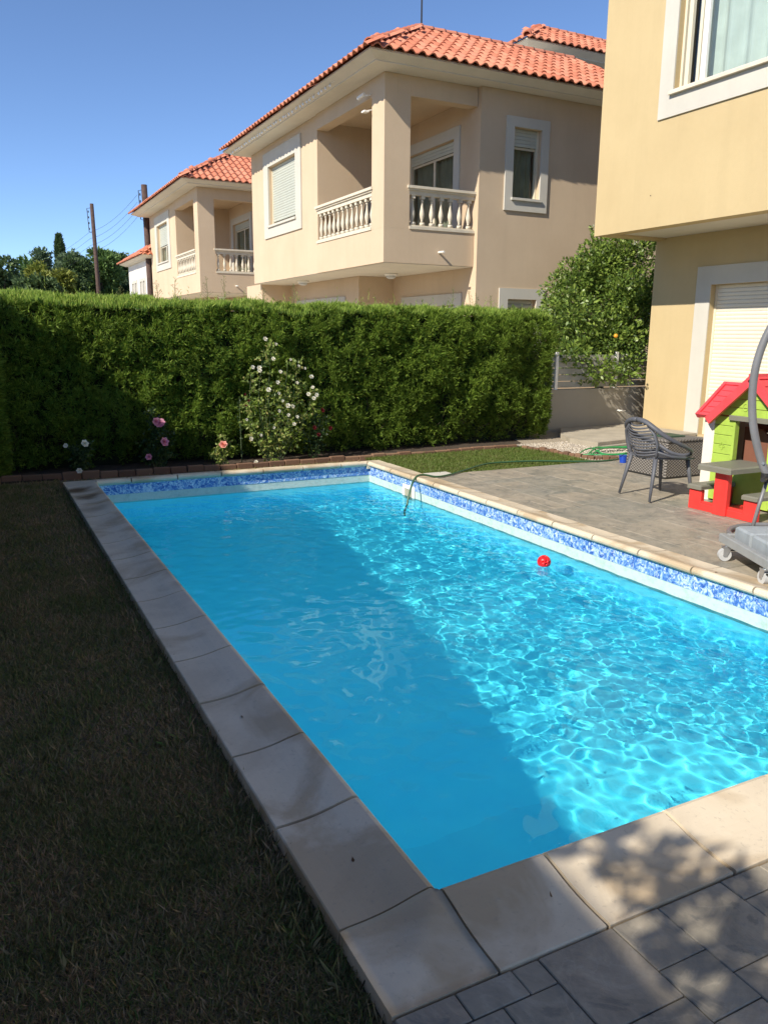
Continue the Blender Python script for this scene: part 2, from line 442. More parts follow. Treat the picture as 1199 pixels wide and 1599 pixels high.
m = MB()   # ground: one sheet with a hole for the pool, reaching the horizon
GZ = -.075; Bq = 1500
gx = [-Bq, WLX-.05, WRX+.05, Bq]; gy = [-Bq, WNY-.05, WFY+.05, Bq]
for i in range(3):
    for j in range(3):
        if i == 1 and j == 1: continue
        m.quad((gx[i],gy[j],GZ),(gx[i+1],gy[j],GZ),(gx[i+1],gy[j+1],GZ),(gx[i],gy[j+1],GZ))
ground = m.build('ground', MT['ground'], kind='structure')
m = MB(); m.prism([(-1.2,-3),(.79,-3),(.79,9.27),(4.6,9.27),(4.6,9.62),(-1.2,9.72)], GZ-.02, -.058)
lawn = m.build('lawn_soil', M_basic('shaded_lawn_earth', (.14,.105,.07), 1, .35, 9, 60, .9, .02), kind='structure')
m = MB(); m.prism([(4.6,7.98),(7.22,7.98),(7.26,8.5),(7.2,9.1),(7.05,9.62),(4.6,9.62)], GZ-.02, -.03)
lawn2 = m.build('lawn_strip_soil', M_basic('green_lawn_earth', (.07,.085,.022), 1, .3, 9, 60, .9, .02), kind='structure')
m = MB(); m.prism([(-1.4,9.72),(4.6,9.62),(7.05,9.62),(7.4,9.7),(7.9,10.9),(-1.4,11.6)], GZ-.02, -.035)
m.build('flower_bed', MT['soil'], kind='structure')
m = MB(); m.prism([(7.26,7.99),(10.6,7.99),(10.6,11.0),(7.9,10.95),(7.4,9.7),(7.1,9.62),(7.24,9.1),(7.3,8.5)], GZ-.02, -.03)
m.build('gravel_bed', M_basic('gravel_bed_fines', (.33,.28,.21), 1, .25, 40, 120, .8, .01), kind='structure')

m = MB()  # unseen pale sheet added to bounce warm light onto the shaded villa walls
m.prism([(4.2,11.75),(9.35,11.75),(9.35,14.3),(14,14.3),(14,11.3),(30,11.3),(30,45),(-2,45),(4.2,24)], GZ-.01, -.055)
bounce_sheet = m.build('bounce_ground', M_basic('pale_bounce_ground', (.60,.53,.42), .9, .12, 2, 40, .2), kind='structure')
m = MB(); m.prism([(9.36,11.75),(13.99,11.75),(13.99,14.28),(9.36,14.28)], GZ-.01, -.05)  # smaller unseen sheet, added for the same bounced light
m.build('bounce_ground', M_basic('pale_bounce_strip', (.58,.51,.41), .9, .12, 2, 40, .2), kind='structure')

# ---- swimming pool
pool = thing('swimming_pool', (2.7, 5.3, -1.5), 'rectangular swimming pool with cream stone coping and blue mosaic waterline', 'swimming pool')
DEEP, SH = -1.30, -.62
m = MB()
def wallq(a, b, z0, z1): m.quad((a[0],a[1],z0),(b[0],b[1],z0),(b[0],b[1],z1),(a[0],a[1],z1))
prof = [(WNY,SH),(2.5,SH),(3.3,-.98),(4.8,DEEP+.04),(WFY,DEEP)]
for (a,za),(b_,zb) in zip(prof, prof[1:]):
    m.quad((WLX,a,za),(WRX,a,za),(WRX,b_,zb),(WLX,b_,zb))
    for x in (WLX, WRX):
        m.quad((x,a,za),(x,b_,zb),(x,b_,ZW-.02),(x,a,ZW-.02))
wallq((WLX,WNY),(WRX,WNY),SH,ZW-.02); wallq((WLX,WFY),(WRX,WFY),DEEP,ZW-.02)
basin = m.build('basin', MT['plaster'], pool)
def ringband(z0, z1, off=0):
    m = MB(); a, b_, c, d = WLX+off, WRX-off, WNY+off, WFY-off
    for p, q in (((a,c),(b_,c)),((b_,c),(b_,d)),((b_,d),(a,d)),((a,d),(a,c))):
        m.quad((*p,z0),(*q,z0),(*q,z1),(*p,z1))
    return m
ringband(ZW-.06, -.136, .002).build('waterline_plaster', MT['line'], pool)
ringband(-.136, -.005, .006).build('mosaic_band', MT['band'], pool)
for o in (basin,): o.cycles.is_caustics_receiver = True

# coping tiles: hollowed top rising to a rounded nose over the water
def coping_prof(wd=.31):
    # (t, z): t=0 outer back edge, t=wd inner lip
    P = [(0,-.05),(0,0),(.004,.004)]
    for k in range(1, 8):
        t = k/8; P.append((t*(wd-.055), .004+.036*(t**2.4)))
    for k in range(7):
        th = math.pi/2 - k*math.pi/6
        P.append((wd-.028+.028*math.cos(th), .014+.028*math.sin(th)))
    P += [(wd-.05,-.03),(wd-.05,-.05)]
    return P
CP = coping_prof()
def coping_piece(p0, p1, inward, wd=.31, ext0=0, ext1=0):
    """tile from p0 to p1 along the outer edge; inward = unit vector to the water; mitre by skewing"""
    m = MB(); p0 = Vector((*p0,0)); p1 = Vector((*p1,0)); a = (p1-p0).normalized(); n = len(CP)
    inn = Vector((*inward,0)); g = .007
    vs = []
    for k, (e, base, s) in enumerate(((ext0, p0, 1), (ext1, p1, -1))):
        for t, z in CP:
            off = e*(t/wd) if e else 0
            vs.append(base + a*(s*(g+off)) + inn*t + Vector((0,0,z)))
    fs = [(i,(i+1)%n,n+(i+1)%n,n+i) for i in range(n)]+[tuple(reversed(range(n))), tuple(range(n,2*n))]
    m.add(vs, fs)
    # slight unevenness
    rz = random.uniform(-.0015,.0015); m.v = [(x,y,z+rz) for x,y,z in m.v]
    return m
random.seed(4)
WD = .31; oL, oR, oN, oF = LX-WD+.02, RX+WD-.02, NY-WD+.02, FY+WD-.02
CW = WD
def cop(p0, p1, inn, e0=0, e1=0, **kw):
    coping_piece(p0, p1, inn, WD, e0, e1).build('coping_tile', MT['coping'], pool, **kw)
# corner squares (flat, with nose absorbed) at the near and far left; plain runs between
def corner(x0, x1, y0, y1):
    m = MB(); m.bbox(x0+.004, x1-.004, y0+.004, y1-.004, -.05, .012, .008); return m.build('coping_tile', MT['coping'], pool)
iL, iR, iN, iF = oL+WD, oR-WD, oN+WD, oF-WD     # true lip lines
def runs(a, b, first, step=.505):
    xs = [a]; x = a+first
    while x < b-.2: xs.append(x); x += step
    xs.append(b); return xs
ys = runs(iN+.0, iF, .52)
for a, b_ in zip(ys, ys[1:]):
    cop((oL,a),(oL,b_),(1,0))
    cop((oR,a),(oR,b_),(-1,0))
xs = runs(iL, iR, .37)
for a, b_ in zip(xs, xs[1:]):
    cop((a,oN),(b_,oN),(0,1)); cop((a,oF),(b_,oF),(0,-1))
# corners built as L-mitred squares: profile swept in both directions
def corner_tile(cx, cy, sx, sy):
    """outer corner (cx,cy); sx,sy point to the water"""
    N = 12; m = MB(); zt = {}
    def h(t):
        t = min(t, WD)
        for (t0,z0),(t1,z1) in zip(CP[1:], CP[2:]):
            if t0 <= t <= t1+1e-9: return z0+(z1-z0)*((t-t0)/(t1-t0) if t1>t0 else 0)
        return -.0
    ts = [WD*i/N for i in range(N+1)]; ts[-1] = WD-.001
    vs = []
    for i, a in enumerate(ts):
        for j, b_ in enumerate(ts):
            za = h(a) if a<WD-.02 else h(WD-.028); zb = h(b_) if b_<WD-.02 else h(WD-.028)
            z = -.005*math.log(math.exp(-za/.005)+math.exp(-zb/.005))+.0035*math.exp(-abs(za-zb)/.005)
            if a > WD-.02 and b_ > WD-.02: z -= .012
            vs.append((cx+sx*(a+.001), cy+sy*(b_+.001), z))
    n = N+1
    fs = [(i*n+j,(i+1)*n+j,(i+1)*n+j+1,i*n+j+1) for i in range(N) for j in range(N)]
    base = len(vs); 
    edge = [(i,0) for i in range(n)]+[(N,j) for j in range(1,n)]+[(i,N) for i in range(N-1,-1,-1)]+[(0,j) for j in range(N-1,0,-1)]
    for i, j in edge: v = vs[i*n+j]; vs.append((v[0],v[1],-.05))
    L = len(edge)
    for k in range(L):
        a, b_ = edge[k], edge[(k+1)%L]
        fs.append((a[0]*n+a[1], b_[0]*n+b_[1], base+(k+1)%L, base+k))
    m.add(vs, fs); o = m.build('coping_tile', MT['coping'], pool, smooth=False)
    for p in o.data.polygons: p.use_smooth = p.index < N*N
corner_tile(oL, oN, 1, 1); corner_tile(oR, oN, -1, 1); corner_tile(oL, oF, 1, -1); corner_tile(oR, oF, -1, -1)

# skimmer
m = MB(); x = WRX-.008
for (y0,y1,z0,z1) in ((7.76,7.81,-.36,-.09),(7.99,8.04,-.36,-.09),(7.81,7.99,-.135,-.09),(7.81,7.99,-.36,-.32)):
    m.box(x-.012, x, y0, y1, z0, z1)
sk = m.build('skimmer', MT['white'], pool)
m = MB(); m.box(x-.004, x+.002, 7.81, 7.99, -.32, -.135); m.build('skimmer_flap', M_basic('skimmer_flap_plastic', (.35,.33,.24), .5), sk)

# water surface: real waves
rng = np.random.RandomState(7)
# hidden margin added under left and near coping to even out pool light
nx, ny = 310, 560
X, Y = np.meshgrid(np.linspace(WLX-.95, WRX-.003, nx), np.linspace(WNY-.45, WFY-.003, ny)); Z = np.zeros_like(X)
for i in range(80):
    lam = .075*(4.4**rng.rand()); th = rng.rand()*2*np.pi; k = 2*np.pi/lam
    warp = .05*np.sin(1.7*X+.9*Y+i)
    Z += .0062/k*np.sin(k*((X+warp)*np.cos(th)+(Y+warp)*np.sin(th))+rng.rand()*6.3)
near = np.clip((4.3-Y)/2.0, 0, 1)*np.clip((X-1.6)/1.5, .1, 1)
for i in range(36):
    lam = .06*(2.4**rng.rand()); th = rng.rand()*2*np.pi; k = 2*np.pi/lam
    Z += (.0010+.0105*near)/k*np.sin(k*(X*np.cos(th)+Y*np.sin(th))+rng.rand()*6.3)
Z += ZW
V = np.stack([X,Y,Z],-1).reshape(-1,3)
idx = (np.arange(ny-1)[:,None]*nx+np.arange(nx-1)[None,:]).ravel()
F = np.stack([idx, idx+1, idx+nx+1, idx+nx], 1)
me = bpy.data.meshes.new('water'); c0 = np.array([2.7,5.3,ZW])
me.vertices.add(len(V)); me.vertices.foreach_set('co', (V-c0).astype(np.float32).ravel())
me.loops.add(F.size); me.loops.foreach_set('vertex_index', F.ravel().astype(np.int32))
me.polygons.add(len(F)); me.polygons.foreach_set('loop_start', (np.arange(len(F))*4).astype(np.int32)); me.polygons.foreach_set('loop_total', np.full(len(F),4,dtype=np.int32))
me.update(calc_edges=True); me.shade_smooth(); me.materials.append(MT['water'])
water = place('water', me, list(map(float,c0)), None, kind='structure'); water.cycles.is_caustics_caster = True

# ---- patio: grout bed and separate paving tiles
m = MB()
m.prism([(oL,-3),(12,-3),(12,oN-.003),(oL,oN-.003)], GZ-.01, -.012)
m.prism([(oR+.003,oN-.003),(12,oN-.003),(12,7.97),(oR+.003,7.97)], GZ-.01, -.012)
patio = m.build('patio', MT['grout'], kind='structure')
rnd = seeded(11)
G = .086
def pack(x0, x1, y0, y1):
    nxx = max(1, round((x1-x0)/G)); nyy = max(1, round((y1-y0)/G)); gx = (x1-x0)/nxx; gy = (y1-y0)/nyy
    occ = [[False]*nyy for _ in range(nxx)]; out = []
    sizes = [(3,3),(3,2),(2,3),(2,2),(2,2),(2,1),(1,2),(2,2),(1,2),(2,1)]
    for j in range(nyy):
        for i in range(nxx):
            if occ[i][j]: continue
            cand = sizes[:]; rnd.shuffle(cand); cand.insert(rnd.randint(3,9), (1,1)); cand.append((1,1))
            for a, b_ in cand:
                if i+a > nxx or j+b_ > nyy: continue
                if any(occ[p][q] for p in range(i,i+a) for q in range(j,j+b_)): continue
                for p in range(i,i+a):
                    for q in range(j,j+b_): occ[p][q] = True
                out.append((x0+i*gx, x0+(i+a)*gx, y0+j*gy, y0+(j+b_)*gy)); break
    return out
rects = pack(oL+.004, 4.6, -.95, oN-.004)
G = .19
rects += pack(oR+.008, 10.64, 2.0, 7.97)
def imgpos(x, y):   # used only to choose which tiles are individual objects: the nearest ones in view
    return x-y*.04 > 0 and (x < y*1.05+1.7)
rects.sort(key=lambda r: math.hypot((r[0]+r[1])/2, (r[2]+r[3])/2) + (0 if imgpos((r[0]+r[1])/2,(r[2]+r[3])/2) else 100))
rest = MB()
for k, (x0,x1,y0,y1) in enumerate(rects):
    dz = rnd.uniform(-.0015,.0015); g = rnd.uniform(.0016,.0028) if x0 > oR else rnd.uniform(.0010,.0020)
    if k < 300:
        MB().bbox(x0+g, x1-g, y0+g, y1-g, -.03, -.004+dz, .0025).build('paving_tile', MT['paver'], patio)
    else: rest.bbox(x0+g, x1-g, y0+g, y1-g, -.03, -.004+dz, .003)
m = MB(); m = rest
if m.v: m.build('paving_tiles_beyond', MT['paver'], patio, kind='stuff')
m = MB(); m.bbox(4.62,4.94,7.86,8.06,-.03,.006,.004)
m.build('skimmer_lid', MT['trim'], None, label='pale square skimmer lid set beside the far end of the right coping', category='skimmer lid')

# ---- brick garden edging
edg = thing('garden_edging', (3.5, 9.68, -.05), 'low row of clay bricks edging the flower bed below the hedge', 'garden edging')
def brick_row(pts, L=.205):
    P = [Vector((*p,0)) for p in pts]; acc = []
    for a, b_ in zip(P, P[1:]):
        n = max(1, round((b_-a).length/L))
        for k in range(n): acc.append((a+(b_-a)*(k/n), a+(b_-a)*((k+1)/n)))
    for a, b_ in acc:
        d = (b_-a); l = d.length; ang = math.atan2(d.y, d.x)+rnd.uniform(-.03,.03)
        q = MB().bbox(-l/2+.004, l/2-.004, -.035, .035, -.06, .022+rnd.uniform(-.012,.010), .006)
        c = (a+b_)/2; q.xf(Matrix.Translation((c.x, c.y+rnd.uniform(-.006,.006), 0)) @ Matrix.Rotation(ang, 4, 'Z'))
        q.build('brick', MT['brick'], edg)
brick_row([(-.9,9.82),(1,9.70),(2.6,9.58),(4.5,9.60),(7.1,9.60)])
brick_row([(7.14,9.5),(7.26,9.1),(7.28,8.6),(7.40,8.22),(7.75,8.04),(8.4,8.02)], .11)

# ---- concrete pad, boundary wall, slat fence
m = MB(); m.prism([(8.42,10.2),(8.20,9.7),(8.25,9.12),(9.16,9.28),(10.62,9.4),(10.62,10.9),(9.0,10.9)], -.06, .05)
m.build('concrete_pad', MT['concrete'], None, label='flat six sided concrete pad on the gravel under the citrus tree', category='concrete pad')
m = MB(); m.prism([(8.15,9.0),(9.16,9.14),(10.62,9.26),(10.62,9.36),(9.16,9.24),(8.22,9.09)], -.06, .0); 
m.build('kerb_stone', MT['bwall'], None, label='low grey kerb stone in front of the concrete pad', category='kerb')
m = MB(); m.box(7.9,13,11.0,11.18,-.08,.70)
bw = m.build('boundary_wall', MT['bwall'], None, label='grey rendered low boundary wall between hedge end and yellow villa', category='wall')
fen = thing('slat_fence', (10.3,11.09,.70), 'weathered horizontal slat fence with white posts standing on the low wall', 'fence')
for k in range(5):
    MB().bbox(8.1,12.9,11.07,11.10,.73+k*.115,.83+k*.115,.004).build('slat', MT['fence'], fen)
for x in (8.15,8.95,10.3,11.7):
    MB().bbox(x-.03,x+.03,11.03,11.068,.70,1.34,.004).build('fence_post', MT['white'], fen)
st = MB().tube([(8.42,10.75,-.05),(8.22,10.65,.62)], .013, 6).build('garden_stake', MT['black'], None, label='thin dark stake leaning at the right end of the hedge', category='stake')
t = thing('garden_tap', (10.35,10.96,.28), 'small white pipe tap on the low wall beside the yellow villa corner', 'tap')
MB().tube([(10.35,11.0,.30),(10.35,10.86,.30)], .014, 8).build('pipe', MT['white'], t)
MB().tube([(10.28,10.87,.30),(10.42,10.87,.30)], .009, 6).build('handle', MT['white'], t)
# ================================================================== VILLAS
def cells(us, zs, holes):
    us = sorted(set(us+[h[0] for h in holes]+[h[1] for h in holes])); zs = sorted(set(zs+[h[2] for h in holes]+[h[3] for h in holes]))
    for a, b_ in zip(us, us[1:]):
        for c, d in zip(zs, zs[1:]):
            um, zm = (a+b_)/2, (c+d)/2
            if any(h[0]<um<h[1] and h[2]<zm<h[3] for h in holes): continue
            yield a, b_, c, d

def wall_x(m, x, th, y0, y1, z0, z1, holes=()):
    """wall whose outer face is at x, looking to -x; th thickness towards +x"""
    for a,b_,c,d in cells([y0,y1],[z0,z1],list(holes)): m.box(x, x+th, a, b_, c, d)
def wall_y(m, y, th, x0, x1, z0, z1, holes=()):
    for a,b_,c,d in cells([x0,x1],[z0,z1],list(holes)): m.box(a, b_, y, y+th, c, d)

def frame_boxes(m, axis, c, d, u0, u1, z0, z1, t, bottom=True, tb=None):
    """picture-frame trim: face at c, thickness d (towards the viewer = negative axis)"""
    tb = tb or t
    L = [(u0-t,u0,z0-(tb if bottom else 0),z1+t),(u1,u1+t,z0-(tb if bottom else 0),z1+t),(u0,u1,z1,z1+t)]
    if bottom: L.append((u0,u1,z0-tb,z0))
    for a,b_,e,f in L:
        if axis == 'x': m.box(c-d, c-.0005, a, b_, e, f)
        else: m.box(a, b_, c-d, c-.0005, e, f)

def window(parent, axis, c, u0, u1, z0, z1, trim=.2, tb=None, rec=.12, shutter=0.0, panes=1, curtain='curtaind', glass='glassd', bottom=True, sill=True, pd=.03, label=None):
    """window set into a hole in a wall whose outer face is at c; shutter = fraction covered from the top"""
    def bx(m, a, b_, e, f, d0, d1):
        if axis == 'x': m.box(c+d0, c+d1, a, b_, e, f)
        else: m.box(a, b_, c+d0, c+d1, e, f)
    m = MB(); frame_boxes(m, axis, c, pd, u0, u1, z0, z1, trim, bottom, tb)
    w_ = m.build('window', MT['trim'], parent)
    if label: w_['label'] = label
    if sill and bottom:
        m = MB(); bx(m, u0-.03, u1+.03, z0-.045, z0+.004, -.075, rec); m.build('sill', MT['trim'], w_)
    zs = z1-(z1-z0)*shutter
    ft = .045
    if shutter > 0:
        m = MB(); n = max(2, int((z1-zs)/.06)); h = (z1-zs)/n
        for k in range(n):
            z = zs+k*h
            if axis == 'x': P = [(0,0,z),(-.006,0,z+h*.2),(-.010,0,z+h*.55),(-.006,0,z+h*.9),(.002,0,z+h*.97),(.008,0,z+h*.5)]
            else: P = [(0,0,z),(0,-.006,z+h*.2),(0,-.010,z+h*.55),(0,-.006,z+h*.9),(0,.002,z+h*.97),(0,.008,z+h*.5)]
            o_ = c+rec-.03
            if axis == 'x': m.sweep(P, (o_,u0+.04,0), (o_,u1-.04,0))
            else: m.sweep(P, (u0+.04,o_,0), (u1-.04,o_,0))
        m.build('shutter', MT['shutter' if parent.name == 'villa.003' else 'shutterA'], w_)
        for u in (u0, u1-.045):
            m = MB(); bx(m, u+.001, u+.044, z0+.005, z1-.001, rec-.05, rec-.006); m.build('shutter_guide', MT['alu'], w_)
    if shutter < .98:
        m = MB()
        bx(m,u0+.001,u0+ft,z0+.005,zs,rec,rec+.05); bx(m,u1-ft,u1-.001,z0+.005,zs,rec,rec+.05)
        bx(m,u0+ft,u1-ft,z0+.005,z0+ft,rec+.001,rec+.049); bx(m,u0+ft,u1-ft,zs-ft,zs-.001,rec+.001,rec+.049)
        for k in range(1, panes):
            u = u0+(u1-u0)*k/panes; bx(m,u-.035,u+.035,z0+ft,zs-ft,rec-.004,rec+.052)
        m.build('frame', MT['alu'], w_)
        for k in range(panes):
            a = u0+(u1-u0)*k/panes+.035; b_ = u0+(u1-u0)*(k+1)/panes-.035
            m = MB(); bx(m,a,b_,z0+ft-.005,zs-ft+.005,rec+.018,rec+.026); m.build('pane', MT[glass], w_)
        # pleated curtain behind the glass, and a dark room behind that
        m = MB(); n = int((u1-u0)/.02); pts = []
        for k in range(n+1):
            u = u0+.01+(u1-u0-.02)*k/n; d = rec+.13+.025*math.sin(k*.95)+.012*math.sin(k*.37+1)
            pts.append((c+d,u) if axis == 'x' else (u,c+d))
        for (a,b_),(e,f) in zip(pts, pts[1:]): m.quad((a,b_,z0),(e,f,z0),(e,f,zs),(a,b_,zs))
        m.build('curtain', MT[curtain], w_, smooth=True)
    m = MB()
    bx(m,u0-.1,u1+.1,z0-.1,z1+.1,rec+.36,rec+.40); m.build('room_shade', MT['dark'], w_)
    return w_

# one roof tile, shared by every tile object: barrel-and-pan profile with a thick lower lip
def roof_tile_mesh():
    W, L, n = .235, .40, 12; m = MB(); top = []; lip = []
    def h(u): 
        s = math.cos(2*math.pi*(u-.5)); return .030*(abs(s)**.75)*(1 if s > 0 else -1)+.03
    rows = [(-.0, .022), (.10,.018), (L, 0)]
    vs = []
    for y, e in rows:
        for i in range(n+1): u = i/n; vs.append(((u-.5)*W, y, h(u)+e))
    for i in range(n+1): u = i/n; vs.append(((u-.5)*W, .004, h(u)+.022-.020))
    fs = []
    for r in range(2):
        for i in range(n): a = r*(n+1)+i; fs.append((a,a+1,a+n+2,a+n+1))
    b0 = 3*(n+1)
    for i in range(n): fs.append((b0+i,b0+i+1,i+1,i))
    me = bpy.data.meshes.new('roof_tile'); me.from_pydata(vs, [], fs); me.materials.append(MT['roof'])
    for p in me.polygons: p.use_smooth = p.index < 2*n
    return me
TILE = roof_tile_mesh()
def ridge_mesh():
    m = MB(); n = 8; L = .36; vs = []
    for y, r in ((0,.098),(.04,.092),(L,.078)):
        for i in range(n+1): th = math.pi*i/n; vs.append((r*math.cos(th), y, r*math.sin(th)*.85))
    for i in range(n+1): th = math.pi*i/n; vs.append((.075*math.cos(th), .002, .075*math.sin(th)*.8))
    fs = []
    for r in range(2):
        for i in range(n): a = r*(n+1)+i; fs.append((a,a+1,a+n+2,a+n+1))
    for i in range(n): fs.append((3*(n+1)+i,3*(n+1)+i+1,i+1,i))
    me = bpy.data.meshes.new('ridge_tile'); me.from_pydata(vs, [], fs); me.materials.append(MT['roof'])
    for p in me.polygons: p.use_smooth = p.index < 2*n
    return me
RIDGE = ridge_mesh()
tv = np.array([v.co[:] for v in TILE.vertices]); tf = [tuple(p.vertices) for p in TILE.polygons]

def slope(roof, eA, eB, up, run, hA, hB, keep, maxind=999, stuffname='roof_tiles_beyond', tw=.225, ex=.335, seed=0):
    """tile a slope. eA->eB eave line, up = up-slope unit vector, run = slope length,
    hA/hB: how much the slope narrows per unit of slope length at each end; keep(i,r) -> individual?"""
    rr = seeded(seed); eA = Vector(eA); eB = Vector(eB); up = Vector(up).normalized(); d = (eB-eA); L = d.length; d.normalize()
    nrm = d.cross(up).normalized(); rot = Matrix((d, up, nrm)).transposed()
    rest = MB(); cnt = 0; pw = WLOC[roof.name]
    nr = int(run/ex)+1
    for r in range(nr):
        v = r*ex-.06
        a = hA*max(0,v+.05); b_ = L-hB*max(0,v+.05)
        i0 = math.floor(a/tw); i1 = math.ceil(b_/tw)
        for i in range(i0, i1):
            u = (i+.5)*tw
            if u < a-.02 or u > b_+.02: continue
            pos = eA+d*(u+rr.uniform(-.006,.006))+up*(v+rr.uniform(-.008,.008))+nrm*(.004*rr.random())
            if keep(i-0, r) and cnt < maxind:
                o = bpy.data.objects.new('roof_tile', TILE); COL.objects.link(o); o.parent = roof
                R4 = rot @ Matrix.Rotation(rr.uniform(-.015,.015), 3, 'Z')
                o.matrix_local = Matrix.Translation(pos-Vector(pw)) @ R4.to_4x4(); cnt += 1
            else:
                rest.add([rot @ Vector(p)+pos for p in tv], tf)
    if rest.v: rest.build(stuffname, MT['roof'], roof, smooth=False, kind='stuff')
    return cnt
def ridge_line(roof, a, b_, seed=0):
    a = Vector(a); b_ = Vector(b_); d = b_-a; L = d.length; d.normalize()
    s = d.cross(Vector((0,0,1))).normalized(); nn = s.cross(d).normalized(); rot = Matrix((s, d, nn)).transposed()
    pw = Vector(WLOC[roof.name]); n = int(L/.30)+1
    for k in range(n):
        o = bpy.data.objects.new('ridge_tile', RIDGE); COL.objects.link(o); o.parent = roof
        o.matrix_local = Matrix.Translation(a+d*(L*k/n)-pw) @ rot.to_4x4()

def hip_roof(parent, x0, x1, y0, y1, zs, over, inset, rise, wallx, wally, ind_left=True, front_keep=lambda i,r: True, seed=0, flat=True):
    """x0.. y1 = fascia outline; zs = soffit level; returns roof object. Soffit slopes from the wall to the fascia foot."""
    zf0, zf1 = zs, zs+.13; cn = .22
    m = MB()
    # soffit slab, then the canted cornice board that carries the eave tiles
    m.box(x0,x1,y0,y1,zf0+.003,zf0+.045)
    a_ = [(x0,y0),(x1,y0),(x1,y1),(x0,y1)]; b_ = [(x0-cn,y0-cn),(x1+cn,y0-cn),(x1+cn,y1+cn),(x0-cn,y1+cn)]
    V_ = [(*p,zf0+.02) for p in a_]+[(*p,zf1-.03) for p in b_]+[(*p,zf1) for p in b_]+[(*p,zf0+.045) for p in a_]
    F_ = []
    for k in range(4):
        j = (k+1)%4; F_ += [(k,j,4+j,4+k),(4+k,4+j,8+j,8+k),(8+k,8+j,12+j,12+k)]
    m.add(V_, F_)
    roof = m.build('roof', MT['soffit'], parent)
    ex0, ey0 = x0-cn, y0-cn; X1, Y1 = x1+cn, y1+cn; zt = zf1+.004; zr = zt+rise
    i = inset
    m = MB(); A = [(ex0,ey0,zt),(X1,ey0,zt),(X1,Y1,zt),(ex0,Y1,zt)]; B = [(ex0+i,ey0+i,zr),(X1-i,ey0+i,zr),(X1-i,Y1-i,zr),(ex0+i,Y1-i,zr)]
    for k in range(4): m.quad(A[k],A[(k+1)%4],B[(k+1)%4],B[k])
    m.quad(*B); m.build('roof_deck', MT['brick'] if False else MT['lead'], roof)
    sl = math.hypot(i, rise); ca, sa = i/sl, rise/sl
    off = .01
    slope(roof, (ex0-.02,ey0-.05,zt+off-.02), (X1,ey0-.05,zt+off-.02), (0,ca,sa), sl, ca, ca, front_keep, seed=seed)
    slope(roof, (ex0-.05,Y1,zt+off-.02), (ex0-.05,ey0-.02,zt+off-.02), (ca,0,sa), sl, ca, ca, (lambda i_,r: r == 0) if ind_left else (lambda i_,r: False), seed=seed+1)
    ridge_line(roof, (ex0-.03,ey0-.03,zt+.05), (ex0+i,ey0+i,zr+.07))
    ridge_line(roof, (X1-i,ey0+i,zr+.045), (ex0+i,ey0+i,zr+.045))
    return roof

BAL_PROF = [(.045,0),(.045,.045),(.028,.052),(.036,.075),(.022,.095),(.026,.11),(.044,.17),(.050,.215),(.044,.265),(.028,.34),(.019,.41),(.020,.45),(.030,.462),(.030,.475),(.020,.485),(.024,.50),(.040,.51),(.040,.55)]
def baluster_mesh():
    m = MB(); p = BAL_PROF
    m.lathe(p[3:-2], (0,0,0), 10); m.box(-.045,.045,-.045,.045,0,.06); m.box(-.042,.042,-.042,.042,.50,.56)
    me = bpy.data.meshes.new('baluster'); me.from_pydata(m.v, [], m.f); me.materials.append(MT['precast'])
    for q in me.polygons: q.use_smooth = len(q.vertices) == 4 and q.index < 130
    return me
BAL = baluster_mesh()
def balustrade(parent, axis, c, u0, u1, z0, n):
    """base course, rail and n balusters; z0 base bottom; total .82 high"""
    m = MB(); zr = z0+.72
    def bx(a,b_,e,f,d0,d1):
        if axis == 'x': m.box(c+d0,c+d1,a,b_,e,f)
        else: m.box(a,b_,c+d0,c+d1,e,f)
    bx(u0,u1,z0,z0+.05,-.07,.11); bx(u0,u1,z0+.05,z0+.08,-.03,.08)
    bx(u0,u1,z0+.64,zr,-.03,.08); bx(u0-.03,u1+.03,zr,zr+.035,-.06,.11); bx(u0-.05,u1+.05,zr+.035,zr+.085,-.09,.14)
    b = m.build('balustrade', MT['precast'], parent)
    for k in range(n):
        u = u0+(u1-u0)*(k+.5)/n; p = (c+.025,u,z0+.08) if axis == 'x' else (u,c+.025,z0+.08)
        place('baluster', BAL, p, b)
    return b

